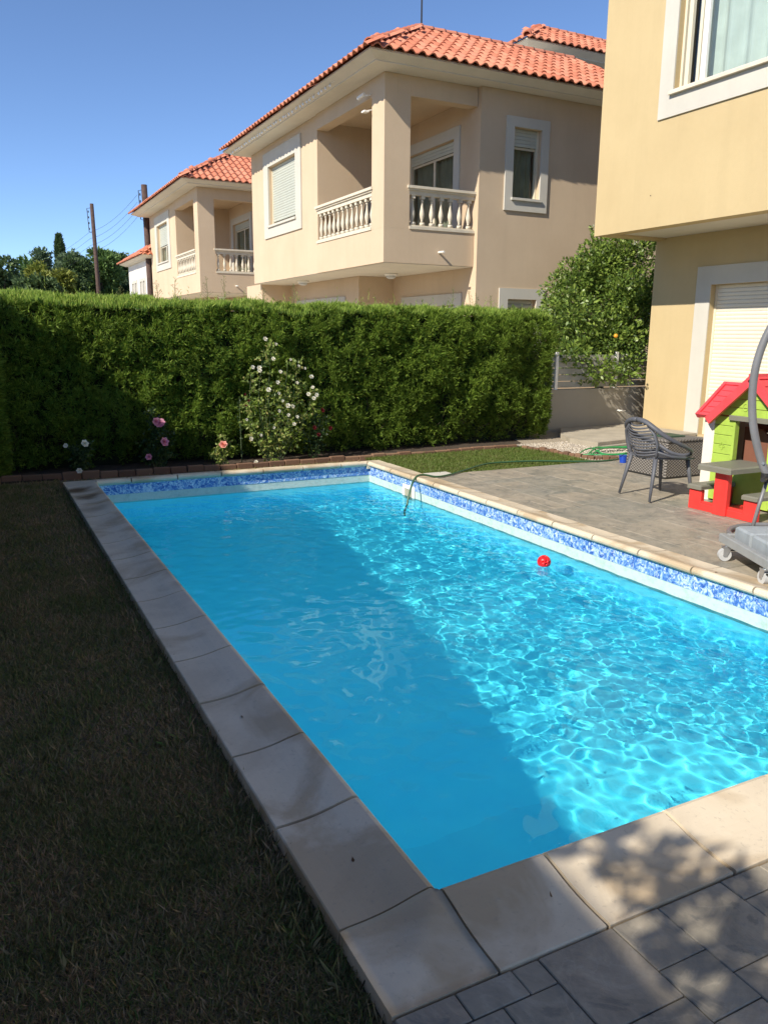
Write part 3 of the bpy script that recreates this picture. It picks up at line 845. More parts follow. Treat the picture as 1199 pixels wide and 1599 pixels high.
def villa(dx, dy, near, label, z=0):
    """the beige two-storey villas beyond the hedge"""
    X0, Y0 = 7.35+dx, 14.46+dy
    v = thing('villa', (X0+3, Y0+4, 0), label, 'villa')
    x = lambda a: a+dx
    y = lambda a: a+dy
    m = MB(); S = 3.0; T = 6.40
    EX = 14.2
    # upper floor, face to the pool side (-x), north part
    win1 = (y(19.2), y(21.2), 4.40, 5.86)
    wall_x(m, X0, .25, y(17.87), y(22.65), S, T, [win1])
    # recessed face joint: lower parapet under the balcony and beam over it, pillar at the corner
    o = .03
    m.box(X0-o, X0+.22, y(15.0), y(17.865), S, 3.65)                      # parapet -x
    m.box(X0-o, X0+.25, y(14.46), y(17.865), 6.08, T)                      # beam -x
    m.box(X0-o, x(7.88), y(14.46), y(15.0), 3.65, 6.08)                   # pillar
    m.box(X0-o, x(9.39), y(14.46), y(15.0), S, 3.649)                     # corner block of parapet
    m.box(X0+.251, x(7.88), y(14.46), y(14.72), 6.081, T); m.box(x(7.881), x(9.39), y(14.46), y(14.72), 6.05, T)
    m.box(X0+.22, x(9.39), y(15.0), y(17.86), S, 3.22)                    # balcony floor slab
    m.box(X0+.25, x(9.39), y(14.72), y(17.86), 6.25, T-.005)              # balcony ceiling
    # balcony back walls
    wall_y(m, y(17.87), .25, X0+.25, x(9.5), S, T)
    door = (y(15.3), y(17.35), 3.24, 5.62)
    wall_x(m, x(9.40), .25, y(14.34+.24), y(17.87), S, T, [door])
    # main block face to -y
    wB = (x(10.2), x(10.9), 4.39, 5.75); wC = (x(10.2), x(10.95), .95, 2.37)
    wall_y(m, y(14.34), .24, x(9.40), x(EX), -.1, T, [wB, wC])
    # ground floor
    dg = (y(15.1), y(17.3), 0.0, 2.25)
    wall_x(m, x(9.40), .25, y(14.58), y(18.0), -.1, S-.003, [dg])
    wall_y(m, y(18.0), .25, x(8.45), x(9.40), -.1, S-.003)
    wg = (y(19.0), y(21.9), .9, 2.3)
    wall_x(m, x(8.45), .25, y(18.25), y(22.6), -.1, S-.003, [wg])
    wall_y(m, y(22.6), .25, x(7.55), x(9.6), -.1, S-.003)
    m.box(x(7.55), x(7.8), y(22.85), y(24), -.1, S-.003)
    # back and far side so the house is closed
    m.box(x(EX), x(EX+.25), y(14.34), y(22.9), -.1, T); m.box(x(7.6), x(EX), y(22.4), y(22.649), S, T)
    # upper slab edge
    m.build('wall', MT['stuccoA'], v)
    m = MB(); m.prism([(X0+.02,y(17.87)),(X0+.02,y(14.48)),(x(9.38),y(14.48)),(x(9.38),y(17.98)),(x(8.43),y(17.98)),(x(8.43),y(22.6)),(X0+.02,y(22.6))], S-.012, S-.0005)
    m.build('balcony_soffit', MT['soffit'], v)
    # string course joint line
    roof = hip_roof(v, X0-.45, x(15.0), Y0-.46, y(22.86), T, .42, 2.25, 1.27, X0, Y0, True, (lambda i, r: i < 27) if near else (lambda i, r: i < 13), seed=int(dy))
    # windows
    window(v, 'x', X0, *win1, trim=.36, tb=.30, rec=.13, shutter=.93 if near else .55, panes=2, pd=.035)
    window(v, 'x', x(9.40), *door, trim=.22, rec=.12, shutter=.09, panes=2, bottom=False, sill=False)
    window(v, 'y', y(14.34), *wB, trim=.19, tb=.25, rec=.14, shutter=.25, panes=1, pd=.035)
    window(v, 'y', y(14.34), *wC, trim=.22, rec=.14, shutter=.12, panes=1)
    window(v, 'x', x(9.40), *dg, trim=.24, rec=.12, shutter=.08, panes=2, bottom=False, sill=False)
    window(v, 'x', x(8.45), *wg, trim=.24, rec=.12, shutter=.3, panes=2)
    # balustrades
    balustrade(v, 'x', X0-o+.05, y(15.0), y(17.86), 3.65, 12)
    balustrade(v, 'y', Y0+.05, x(7.88), x(9.40), 3.65, 7)
    # round ceiling lamps, drain spout
    for px, py in ((7.95, 20.4), (8.75, 16.9)):
        c = (x(px), y(py), S-.012)
        l = MB().lathe([(.15,0),(.16,-.03),(.13,-.05)], c, 16).build('ceiling_lamp', MT['white'], v)
        MB().lathe([(.12,-.05),(.11,-.09),(.05,-.12)], c, 16).build('lamp_glass', MT['curtain'], l)
    MB().tube([(x(8.57),Y0+.03,3.24),(x(8.57),Y0-.20,3.235)], .022, 8).build('drain_spout', MT['white'], v)
    return v, roof
villaA, roofA = villa(0, 0, True, 'large beige villa with orange tiled hip roof and corner balcony behind the hedge')
villaB, roofB = villa(-.15, 13.55, False, 'smaller looking beige villa second in the row left of the nearest beige villa')

# raised roof stage behind the near villa's ridge
m = MB(); m.box(12.75,20,18.3,23,6.4,8.42)
tw_ = m.build('wall', MT['stuccoA'], villaA)
roofT = hip_roof(villaA, 12.42, 20.6, 17.0, 24, 8.28, .5, 1.3, .75, 12.7, 17.5, False, lambda i, r: i < 16, seed=9)

# far white villa
vc = thing('villa', (9, 39, 0), 'far white villa with red tiled roof at the left end of the row', 'villa')
m = MB()
wl = [(37.6,38.0,2.6,3.9),(38.3,38.7,2.6,3.9),(39.6,40.0,2.6,3.9),(40.3,40.7,2.6,3.9)]
wall_x(m, 7.15, .25, 36.6, 41.6, 0, 4.75, wl); wall_y(m, 36.6, .25, 7.4, 13, 0, 4.75); m.box(7.4,13,41.3,41.6,0,4.75)
m.build('wall', MT['stuccoW'], vc)
for h_ in wl: window(vc, 'x', 7.15, *h_, trim=.12, rec=.1, shutter=.1, panes=1, sill=False)
hip_roof(vc, 7.0, 13.3, 36.2, 41.75, 4.75, .4, 2.0, 1.3, 7.15, 36.6, False, lambda i, r: False, seed=21)

# things on the near villa
t = thing('roof_antenna', (9.0,16.1,7.7), 'thin dark antenna mast on the peak of the nearest tiled roof', 'antenna')
MB().tube([(9.0,16.1,7.6),(9.0,16.1,9.9)], [.02,.014], 6).build('mast', MT['black'], t)
MB().tube([(8.9,16.1,9.3),(9.1,16.1,9.3)], .008, 5).build('crossbar', MT['black'], t)
t = thing('security_camera', (7.32,15.32,6.12), 'white security camera above the balcony beside the corner pillar', 'camera')
MB().tube([(7.33,15.06,6.14),(7.25,15.06,6.12),(7.20,15.10,6.12)], .014, 8).build('bracket', MT['white'], t)
q = MB().tube([(7.19,15.08,6.14),(7.15,15.27,6.10)], [.032,.036], 12).build('body', MT['white'], t)
MB().tube([(7.149,15.274,6.099),(7.147,15.285,6.097)], .028, 12).build('lens', MT['black'], q)
t = thing('floodlight', (7.34,15.08,5.86), 'small white floodlight on the pillar below the security camera', 'floodlight')
MB().tube([(7.34,15.02,5.86),(7.24,15.02,5.84)], .012, 6).build('arm', MT['white'], t)
MB().box(7.14,7.24,14.96,15.10,5.80,5.83).build('head', MT['white'], t)
t = thing('fairy_lights', (6.9,19.5,6.4), 'string of small white bulbs hung along the left eave of the nearest beige villa', 'string lights')
rr = seeded(5); pts = []
for k in range(60):
    yy = 15.6+7.2*k/59; pts.append((6.80, yy, 6.445+.008*math.sin(k*1.3)))
MB().tube(pts, .004, 4).build('wire', MT['white'], t)
bm = MB().lathe([(.007,-.040),(.022,-.025),(.024,0),(.014,.018),(.004,.024)], (0,0,0), 8)
bme = bpy.data.meshes.new('bulb'); bme.from_pydata(bm.v, [], bm.f); bme.materials.append(MT['bulb'])
for k in range(34):
    place('bulb', bme, (6.79, 15.8+6.9*k/33+rr.uniform(-.04,.04), 6.42+rr.uniform(-.012,.012)), t)
t = thing('solar_water_heater', (8.2,20.6,6.9), 'faint solar water heater frame showing above the left eave of the nearest villa', 'solar heater')
m = MB(); m.box(8.0,9.4,19.4,21.8,7.52,7.56); m.xf(Matrix.Translation((8.7,20.6,7.5)) @ Matrix.Rotation(R(4),4,'Y') @ Matrix.Translation((-8.7,-20.6,-7.5)))
m.build('panel', MT['frame_grey'], t)
for a in (19.5,20.3,21.1,21.7): MB().tube([(8.02,a,7.0),(8.02,a,7.60)], .014, 5).build('strut', MT['steel'], t)
MB().tube([(8.02,19.3,7.60),(8.02,21.9,7.60)], .012, 5).build('rail', MT['steel'], t)
t = thing('balcony_chair', (8.4,16.9,3.22), 'dark round backed chair just showing above the left balustrade of the near balcony', 'chair')
m = MB(); P = []
for k in range(13):
    th = math.pi*k/12; P.append((8.15, 16.75-.28*math.cos(th), 4.2+.42*math.sin(th)))
m.tube(P, .03, 6); m.build('back_frame', MT['black'], t)
MB().box(8.14,8.17,16.5,17.0,3.9,4.5).build('backrest', MT['black'], t)
MB().bbox(8.17,8.6,16.5,17.0,3.62,3.68,.01).build('seat', MT['black'], t)
for a, b_ in ((8.2,16.53),(8.2,16.97),(8.57,16.53),(8.57,16.97)): MB().tube([(a,b_,3.22),(a,b_,3.63)], .015, 6).build('leg', MT['black'], t)

# ---- yellow villa on the right
vr = thing('villa', (12.5, 4, 0), 'yellow villa with overhanging upper storey and roller shutters on the right', 'villa')
m = MB(); GXr = 10.65; UX = 9.30
sh = (6.6, 9.40, .02, 2.43); sh2 = (.6, 4.2, .02, 2.43)
wall_x(m, GXr, .25, -4, 10.66, -.08, 3.244, [sh, sh2]); wall_y(m, 10.41, .25, 10.9, 17, -.08, 3.244)
up = (6.0, 9.20, 5.07, 7.2); up2 = (.5, 3.6, 5.07, 7.2)
wall_x(m, UX, .25, -4, 10.70, 3.215, 8.4, [up, up2]); wall_y(m, 10.45, .25, 9.55, 17, 3.215, 8.4)
m.box(UX+.25, 17, -4, 10.45, 3.27, 3.4); m.box(UX+.25,17,-4,10.45,8.2,8.4)
m.box(16.8,17,-4,10.1,-.08,8.2); m.box(9.56,16.8,-4,-3.8,3.4,8.2); m.box(10.9,16.8,-4,-3.8,-.08,3.2)
m.build('wall', MT['stuccoR'], vr)
m = MB(); m.box(UX+.252, GXr-.002, -3.9, 10.447, 3.245, 3.268); m.build('overhang_soffit', MT['soffit'], vr)
window(vr, 'x', GXr, *sh, trim=.29, rec=.15, shutter=1.0, bottom=False, sill=False, pd=.02)
window(vr, 'x', GXr, *sh2, trim=.29, rec=.15, shutter=1.0, bottom=False, sill=False, pd=.02)
window(vr, 'x', UX, *up2, trim=.25, tb=.33, rec=.12, shutter=1.0, panes=2, curtain='curtain', glass='glass')
# near upper window: stone surround, sill, guide rails, sliding leaves, curtain
y0, y1, z0, z1 = up
m = MB(); frame_boxes(m, 'x', UX, .025, y0, y1, z0, z1, .26, True, .36); uw = m.build('window', MT['trim'], vr)
m = MB(); m.bbox(UX-.085, UX+.13, y0-.06, y1+.04, z0-.075, z0-.03, .008); m.build('sill', MT['precast'], uw)
for (a, b_, d0, d1, mt) in ((9.16,9.20,.09,.16,'alu'),(9.02,9.09,.06,.12,'alu'),(8.87,8.92,.10,.15,'alu'),(8.735,8.82,.07,.13,'whitealu'),(6.0,6.08,.07,.13,'whitealu'),(7.1,7.2,.07,.13,'whitealu')):
    MB().bbox(UX+d0, UX+d1, a, b_, z0-.03, z1, .004).build('frame', MT[mt], uw)
MB().bbox(UX+.07, UX+.16, y0, y1, z0-.029, z0+.03, .004).build('track', MT['alu'], uw)
for a, b_ in ((7.2,8.735),(6.08,7.1),(8.92,9.02)):
    MB().box(UX+.115, UX+.121, a, b_, z0+.031, z1).build('pane', MT['glass'], uw)
m = MB(); P = []
for k in range(90):
    yy = 9.12-3.05*k/89; P.append((UX+.30+.05*math.sin(k*.62)+.02*math.sin(k*.27), yy))
for (a,b_),(e,f) in zip(P, P[1:]): m.quad((a,b_,z0-.02),(e,f,z0-.02),(e,f,z1),(a,b_,z1))
m.build('curtain', MT['curtain'], uw, smooth=True)
MB().box(UX+.9,UX+.95,5.5,9.3,4.8,7.2).build('room_shade', M_basic('room_wall', (.30,.28,.22), .9), uw)
# small anchor plug on the wall
MB().tube([(UX-.006,9.5,3.68),(UX+.01,9.5,3.68)], .008, 8).build('wall_plug', MT['dark'], vr)

# ---- neighbouring house to the left of the garden (casts the shade over lawn and pool)
EZ = 6.5
def epos(yg, zz=EZ, back=0):
    k = zz/.8; ex, ey = 1.5+.145*(yg-1.7)-k, yg-k*.31
    ux, uy = .1435, .9897
    return (ex-back*uy, ey+back*ux)
hl = thing('villa', (-12, 0, 0), 'neighbouring cream house beyond the left garden boundary, out of the picture', 'villa')
a0, a1 = epos(-9), epos(14.2)
def poly(b0, b1, s=0): 
    ux, uy = .1435, .9897
    p = lambda e, bk, al: (e[0]-bk*uy+al*ux, e[1]+bk*ux+al*uy)
    return [p(a0,b1,s), p(a0,b0,s), p(a1,b0,-s), p(a1,b1,-s)]
m = MB(); m.prism(poly(.6,9,.6), -.1, 6.3); m.build('wall', MT['stuccoA'], hl)
m = MB(); P0 = poly(0,9.6); m.prism(P0, 6.3, EZ)
Pi = poly(3.5,6.1,3.5)
m.add([(*p,EZ) for p in P0]+[(*p,EZ+1.4) for p in Pi], [(0,1,5,4),(1,2,6,5),(2,3,7,6),(3,0,4,7),(4,5,6,7)])
m.build('roof', MT['roof'], hl)
for al in (3, 8, 13, 18):
    for zz in (1.0, 4.0):
        ux, uy = .1435, .9897; c = Vector((a0[0]-.58*uy+al*ux, a0[1]+.58*ux+al*uy, zz))
        q = MB().box(-.0, .03, -.6, .6, 0, 1.2); q.xf(Matrix.Translation(c) @ Matrix.Rotation(-math.atan2(.1435,.9897),4,'Z')); q.build('window', MT['trim'], hl)
        q = MB().box(.031, .036, -.5, .5, .1, 1.1); q.xf(Matrix.Translation(c) @ Matrix.Rotation(-math.atan2(.1435,.9897),4,'Z')); q.build('pane', MT['dark'], hl)
# ================================================================== THINGS
# ---- ball
t = thing('ball', (3.99, 4.95, ZW-.03), 'red perforated plastic ball floating in the pool', 'ball')
import bmesh
bm = bmesh.new(); bmesh.ops.create_icosphere(bm, subdivisions=5, radius=.055)
holes = [Vector(v).normalized() for v in ((-.3,-1,.45),(-.75,-.6,.25),(.2,-.9,.1),(0,-.3,1),(-.6,.1,.8),(.7,-.2,.6),(.3,.6,.7),(-.6,.7,.2),(-.35,-.9,-.1),(.8,.5,0),(.7,-.8,.2))]
for v in bm.verts:
    d = v.co.normalized()
    for h_ in holes:
        a = d.angle(h_)
        if a < .17: v.co = d*(.055-.022*(1-(a/.17)**6))
me = bpy.data.meshes.new('ball_shell'); bm.to_mesh(me); bm.free(); me.materials.append(MT['ball']); me.shade_smooth()
place('ball_shell', me, (3.99,4.95,ZW+.030), t)

# ---- armchair
def make_chair():
    t = thing('armchair', (6.12,5.88,0), 'dark grey resin armchair with curved slatted back on the patio', 'chair')
    M = Matrix.Translation((6.12,5.88,0)) @ Matrix.Rotation(R(-8),4,'Z')
    def tb(m): m.xf(M); return m
    # rim: closed loop, back top -> arms -> seat front (chair looks to +x)
    def rim(s):
        # s: 0 back top .. 1 front centre
        K = [(-.27,0,.80),(-.265,.12,.785),(-.235,.215,.735),(-.16,.285,.665),(-.04,.315,.60),(.09,.305,.545),(.19,.265,.50),(.235,.19,.455),(.24,.10,.43),(.24,0,.425)]
        x = s*(len(K)-1); i = min(int(x), len(K)-2); f = x-i
        p0 = K[max(i-1,0)]; p1 = K[i]; p2 = K[i+1]; p3 = K[min(i+2,len(K)-1)]
        return [.5*((2*p1[k])+(-p0[k]+p2[k])*f+(2*p0[k]-5*p1[k]+4*p2[k]-p3[k])*f*f+(-p0[k]+3*p1[k]-3*p2[k]+p3[k])*f**3) for k in range(3)]
    pts = [rim(i/24) for i in range(25)]; loop = pts+[[p[0],-p[1],p[2]] for p in reversed(pts[:-1])]
    rad = []
    for p in loop: rad.append(.020+.014*max(0, min(1,(p[2]-.45)/.3)))
    tb(MB().tube(loop, rad, 8, flat=.75)).build('frame_rim', MT['resin'], t, smooth=True)
    # seat shell
    m = MB(); n = 10; vs = []
    for j in range(n+1):
        for i in range(n+1):
            u = -1+2*i/n; v = j/n
            x = -.19+.43*v; wd = .185+.075*math.sin(min(1,v*1.1)*math.pi*.55)
            z = .405+.022*u*u+.012*(1-v)+.03*max(0,v-.85)/.15*.2
            vs.append((x, u*wd, z))
    k = len(vs); vs += [(a,b_,c-.016) for a,b_,c in vs]
    fs = [(j*(n+1)+i, j*(n+1)+i+1, (j+1)*(n+1)+i+1, (j+1)*(n+1)+i) for j in range(n) for i in range(n)]
    fs += [tuple(k+q for q in reversed(f)) for f in fs]
    for i in range(n): fs += [(i,i+k,i+1+k,i+1),(n*(n+1)+i,n*(n+1)+i+1,n*(n+1)+i+1+k,n*(n+1)+i+k)]
    for j in range(n): fs += [(j*(n+1),(j+1)*(n+1),(j+1)*(n+1)+k,j*(n+1)+k),(j*(n+1)+n,j*(n+1)+n+k,(j+1)*(n+1)+n+k,(j+1)*(n+1)+n)]
    m.add(vs, fs); tb(m).build('seat', MT['resin'], t, smooth=False)
    # back slats: curved bands between the rim sides
    for s in range(11):
        zz = .44+s*.030; f = (zz-.43)/.36
        half = [.19,.205,.22,.23,.235,.235,.232,.225,.21,.185,.145][s]
        P = []
        for k2 in range(11):
            u = -1+2*k2/10
            x = -.19-.075*f-.05*(1-u*u)+ (.03 if s < 3 else 0)*abs(u)
            P.append((x+.02*abs(u)**3, u*half, zz+.035*u*u-.0))
        tb(MB().tube(P, .0046, 6, flat=2.0)).build('slat', MT['resin'], t, smooth=True)
    # side supports joining slats to the rim
    for sg in (1,-1):
        P = [(-.255,sg*.13,.765),(-.23,sg*.225,.67),(-.20,sg*.24,.58),(-.185,sg*.225,.48),(-.17,sg*.19,.41)]
        tb(MB().tube(P, [.018,.022,.024,.022,.018], 8, flat=.6)).build('side_rail', MT['resin'], t, smooth=True)
        P = [(-.19,sg*.235,.50),(-.05,sg*.27,.45),(.10,sg*.265,.435),(.22,sg*.22,.45)]
        tb(MB().tube(P, [.022,.026,.026,.018], 8, flat=.5)).build('side_rail', MT['resin'], t, smooth=True)
    for (a,b_,c,d) in ((-.17,.19,-.25,.25),(-.17,-.19,-.25,-.25),(.20,.20,.26,.25),(.20,-.20,.26,-.25)):
        tb(MB().tube([(a,b_,.44),((a+c)/2,(b_+d)/2,.22),(c,d,.006)], [.027,.021,.014], 10, flat=.8)).build('leg', MT['resin'], t, smooth=True)
    return t
make_chair()

# ---- wicker box
t = thing('wicker_footstool', (7.28,6.9,0), 'low grey woven wicker box seat behind the dark armchair', 'wicker stool')
MB().bbox(6.99,7.58,6.58,7.22,.02,.425,.012).build('woven_body', MT['wicker'], t)
MB().bbox(6.98,7.59,6.57,7.23,.426,.45,.01).build('top_rim', MT['wicker'], t)
MB().box(6.995,7.575,6.585,7.215,0,.019).build('foot', MT['black'], t)
MB().bbox(7.15,7.45,6.75,7.0,.451,.468,.006).build('lid_tray', M_basic('dark_green_tray', (.03,.07,.04), .5), t)
t = thing('blue_bucket', (7.45,7.74,0), 'small blue plastic tub on the patio edge beside the hose', 'tub')
MB().lathe([(.045,0),(.055,.085),(.06,.087),(.06,.095)], (7.45,7.74,-.002), 16).build('body', MT['blue'], t)
MB().tube([(7.39,7.74,.08),(7.40,7.68,.12),(7.45,7.66,.13),(7.50,7.68,.12),(7.51,7.74,.08)], .004, 5).build('handle', MT['black'], t)

# ---- playhouse with picnic table
ph = thing('playhouse', (6.98,5.2,0), 'green plastic playhouse with red roof and attached red and grey picnic table', 'playhouse')
HX0, HX1, HY0, HY1 = 6.52, 7.04, 4.55, 5.65
CYH = 5.08
def boards(axis, c, u0, u1, z0, z1, holes=(), name='board', mat='green', gable=None, th=.03):
    n = round((z1-z0)/.095); h = (z1-z0)/n
    for k in range(n):
        za, zb = z0+k*h, z0+(k+1)*h-.006
        segs = [(u0,u1)]
        if gable:   # (centre, zbase, ztop): triangle
            cc, zb0, zt0 = gable
            def hw(z): return (u1-u0)/2*(1-(z-zb0)/(zt0-zb0))
            if zb > zb0:
                a, b_ = hw(max(za,zb0)), hw(min(zb,zt0))
                m = MB()
                P = [(cc-a,za),(cc+a,za),(cc+max(b_,.005),zb),(cc-max(b_,.005),zb)]
                m.add([(c-th,p,q) for p,q in P]+[(c,p,q) for p,q in P], [(0,1,2,3),(7,6,5,4),(0,4,5,1),(1,5,6,2),(2,6,7,3),(3,7,4,0)])
                m.build(name, MT[mat], ph); continue
        for h0,h1,hz0,hz1 in holes:
            if za < hz1-.01 and zb > hz0+.01:
                ns = []
                for a, b_ in segs:
                    if h0 > a: ns.append((a, min(b_,h0)))
                    if h1 < b_: ns.append((max(a,h1), b_))
                segs = ns
        for a, b_ in segs:
            if b_-a < .02: continue
            m = MB()
            if axis == 'x': m.bbox(c-th, c, a, b_, za, zb, .005)
            else: m.bbox(a, b_, c-th, c, za, zb, .005)
            m.build(name, MT[mat], ph)
boards('x', HX0, HY0+.10, HY1-.12, .02, .86, [(4.90,5.30,.44,.83)])
boards('x', HX0, HY0+.13, HY1-.13, .866, 1.20, gable=(CYH,.86,1.215))
boards('x', HX1, HY0+.10, HY1-.12, .02, .86, [(4.95,5.25,.30,.78)], mat='brown')
MB().box(HX0-.0285, HX0-.026, HY0+.10, HY1-.12, .02, .42).build('wall_panel', MT['green'], ph)
boards('y', HY1, HX0+.02, HX1-.03, .02, .86, [], mat='pwhite'); boards('y', HY0+.03, HX0+.02, HX1-.03, .02, .86, mat='green')
for (a,b_) in ((HX0-.035,HY1-.12),(HX0-.035,HY0-.02),(HX1-.08,HY1-.12),(HX1-.08,HY0-.02)):
    MB().bbox(a, a+.12, b_, b_+.13, 0, .875, .015).build('corner_post', MT['pwhite'], ph)
# window lintel, jambs
MB().bbox(HX0-.06, HX0-.031, 4.87, 5.35, .825, .872, .006).build('window_lintel', MT['pgrey'], ph)
for y_ in (4.875,5.285): MB().bbox(HX0-.034, HX0+.03, y_, y_+.03, .44, .824, .004).build('window_jamb', MT['green'], ph)
# brown half door inside with an arched cut
m = MB(); P = [(4.95,.30),(5.36,.30),(5.36,.745)]
for k in range(7): th = math.pi/2*k/6; P.append((5.20-.0-.14*math.sin(th)*1.0, .745-.22*(1-math.cos(th)))) if k else None
P.append((4.95,.50))
m.add([(6.72,a,b_) for a,b_ in P]+[(6.74,a,b_) for a,b_ in P], [tuple(range(len(P))), tuple(reversed(range(len(P),2*len(P))))]+[(i,(i+1)%len(P),len(P)+(i+1)%len(P),len(P)+i) for i in range(len(P))])
m.build('inner_shutter', MT['brown'], ph)
# relief ornaments on the boards
MB().tube([(HX0-.033,5.19+.028*math.cos(a),.955+.035*math.sin(a)) for a in [2*math.pi*k/14 for k in range(15)]], .004, 5).build('relief_ornament', MT['green'], ph)
MB().tube([(HX0-.033,5.42+.026*math.cos(a)*(1+.4*math.cos(4*a)),.56+.026*math.sin(a)*(1+.4*math.cos(4*a))) for a in [2*math.pi*k/28 for k in range(29)]], .003, 5).build('relief_ornament', MT['green'], ph)
# roof: a low ridge along the front with a taller gable crossing it over the window
def roof_slab(ridge, eave, axis, a0, a1, t0, t1, h0, h1, name, par, cut=None):
    # ridge/eave = (c, z); axis 'y': slab runs along y between a0 and a1, slope in x; axis 'x': the reverse
    d = Vector((eave[0]-ridge[0], eave[1]-ridge[1])); L = d.length; d.normalize(); nn = Vector((-d.y, d.x)) 
    if nn.y < 0: nn = -nn
    def P(a, t, h):
        q = Vector(ridge)+d*(t*L)+nn*h
        if cut: a = max(a, cut[0]+cut[1]*t) if cut[1] > 0 else min(a, cut[0]+cut[1]*t)
        return (q.x, a, q.y) if axis == 'y' else (a, q.x, q.y)
    m = MB(); m.add([P(a0,t0,h0),P(a1,t0,h0),P(a1,t1,h0),P(a0,t1,h0),P(a0,t0,h1),P(a1,t0,h1),P(a1,t1,h1),P(a0,t1,h1)],
        [(0,3,2,1),(4,5,6,7),(0,1,5,4),(1,2,6,5),(2,3,7,6),(3,0,4,7)])
    return m.build(name, MT['redroof'], par)
def roof_side(ridge, eave, axis, a0, a1, n, edges=(1,1), deep=.045, cut=None):
    r_ = roof_slab(ridge, eave, axis, a0+.03, a1-.03, 0, .985, -.012, .004, 'roof', ph, cut)
    if edges[0]: roof_slab(ridge, eave, axis, a0, a0+.035, -.0, 1, -deep, .024, 'roof_edge', r_, cut)
    if edges[1]: roof_slab(ridge, eave, axis, a1-.035, a1, -.0, 1, -deep, .024, 'roof_edge', r_, cut)
    roof_slab(ridge, eave, axis, a0+.036, a1-.036, .93, 1, -.02, .020, 'roof_edge', r_, cut)
    roof_slab(ridge, eave, axis, a0+.036, a1-.036, -.01, .07, -.02, .020, 'roof_edge', r_, cut)
    for k in range(n):
        roof_slab(ridge, eave, axis, a0+.055, a1-.055, .09+.82*k/n, .09+.82*(k+1)/n-.018, .0045, .013, 'shingle_panel', r_, cut)
roof_side((6.78,1.15),(6.41,.84),'y',5.20,5.70,5,(0,1),.03,(CYH+.09,.36))
roof_side((6.78,1.15),(6.41,.84),'y',4.50,5.00,5,(1,0),.03,(CYH-.09,-.36))
roof_side((6.78,1.15),(7.15,.84),'y',4.46,5.73,5,(1,1),.03)
roof_side((CYH,1.25),(CYH+.475,.815),'x',6.385,6.95,6,(1,0),.055)
roof_side((CYH,1.25),(CYH-.475,.815),'x',6.385,6.95,6,(1,0),.055)
roof_slab((CYH-.03,1.262),(CYH+.03,1.262),'x',6.38,6.95,0,1,-.02,.014,'ridge_cap',ph)
# picnic table and benches
MB().bbox(5.91,6.485,4.82,5.19,.405,.460,.014).build('table_top', MT['pgrey'], ph)
MB().bbox(6.00,6.07,4.91,5.06,.0,.403,.012).build('table_leg', MT['red'], ph)
MB().bbox(6.03,6.08,4.64,5.345,.0,.065,.008).build('base_rail', MT['red'], ph)
MB().bbox(6.04,6.075,4.645,5.34,.066,.085,.004).build('base_rail', MT['red'], ph)
for (a,b_) in ((5.215,5.36),(4.60,4.745)):
    MB().bbox(6.025,6.085,a,b_,.0,.192,.010).build('bench_leg', MT['red'], ph)
    MB().bbox(6.42,6.48,a+.01,b_-.01,.0,.192,.010).build('bench_leg', MT['red'], ph)
    MB().bbox(6.00,6.485,a-.012,b_+.012,.193,.235,.012).build('bench_seat', MT['pgrey'], ph)
MB().bbox(6.10,6.52,4.985,5.03,.0,.06,.008).build('base_rail', MT['red'], ph)

# ---- curved stand
t = thing('hanging_chair_stand', (5.6,4.3,0), 'curved grey steel tube stand rising past the right edge in front of the playhouse', 'stand')
cam = Vector((0,0,1.6))
K = [(5.50,4.235,.06),(5.62,4.215,.50),(5.57,4.27,.66),(5.51,4.32,.92),(5.49,4.345,1.18),(5.50,4.34,1.42),(5.55,4.30,1.66),(5.66,4.21,1.92),(5.82,4.08,2.12),(6.05,3.90,2.25),(6.3,3.70,2.27)]
def cr(K, n=6):
    out = []
    for i in range(len(K)-1):
        p0 = K[max(i-1,0)]; p1 = K[i]; p2 = K[i+1]; p3 = K[min(i+2,len(K)-1)]
        for j in range(n):
            f = j/n; out.append([.5*((2*p1[k])+(-p0[k]+p2[k])*f+(2*p0[k]-5*p1[k]+4*p2[k]-p3[k])*f*f+(-p0[k]+3*p1[k]-3*p2[k]+p3[k])*f**3) for k in range(3)])
    out.append(list(K[-1])); return out
MB().tube(cr(K[1:]), .031, 14).build('curved_tube', MT['grey'], t, smooth=True)
MB().tube([(5.505,4.235,.02),(5.555,4.225,.26),(5.615,4.215,.50)], .015, 10).build('strut', MT['grey'], t, smooth=True)
MB().tube([(5.50,4.17,.50),(5.73,4.27,.50)], .020, 10).build('crossbar', MT['black'], t)
MB().tube([(5.60,4.22,.47),(5.60,4.22,.54)], .040, 14).build('collar', MT['black'], t)
MB().tube([(5.585,4.255,.62),(5.555,4.225,.62)], .010, 8).build('bolt', MT['steel'], t)
P = [(5.75+.42*math.cos(a),4.10+.42*math.sin(a),.025) for a in [2*math.pi*k/32 for k in range(33)]]
MB().tube(P, .02, 8).build('base_ring', MT['grey'], t, smooth=True)
MB().tube([(6.3,3.70,2.27),(6.3,3.70,2.10)], .006, 6).build('hook', MT['steel'], t)

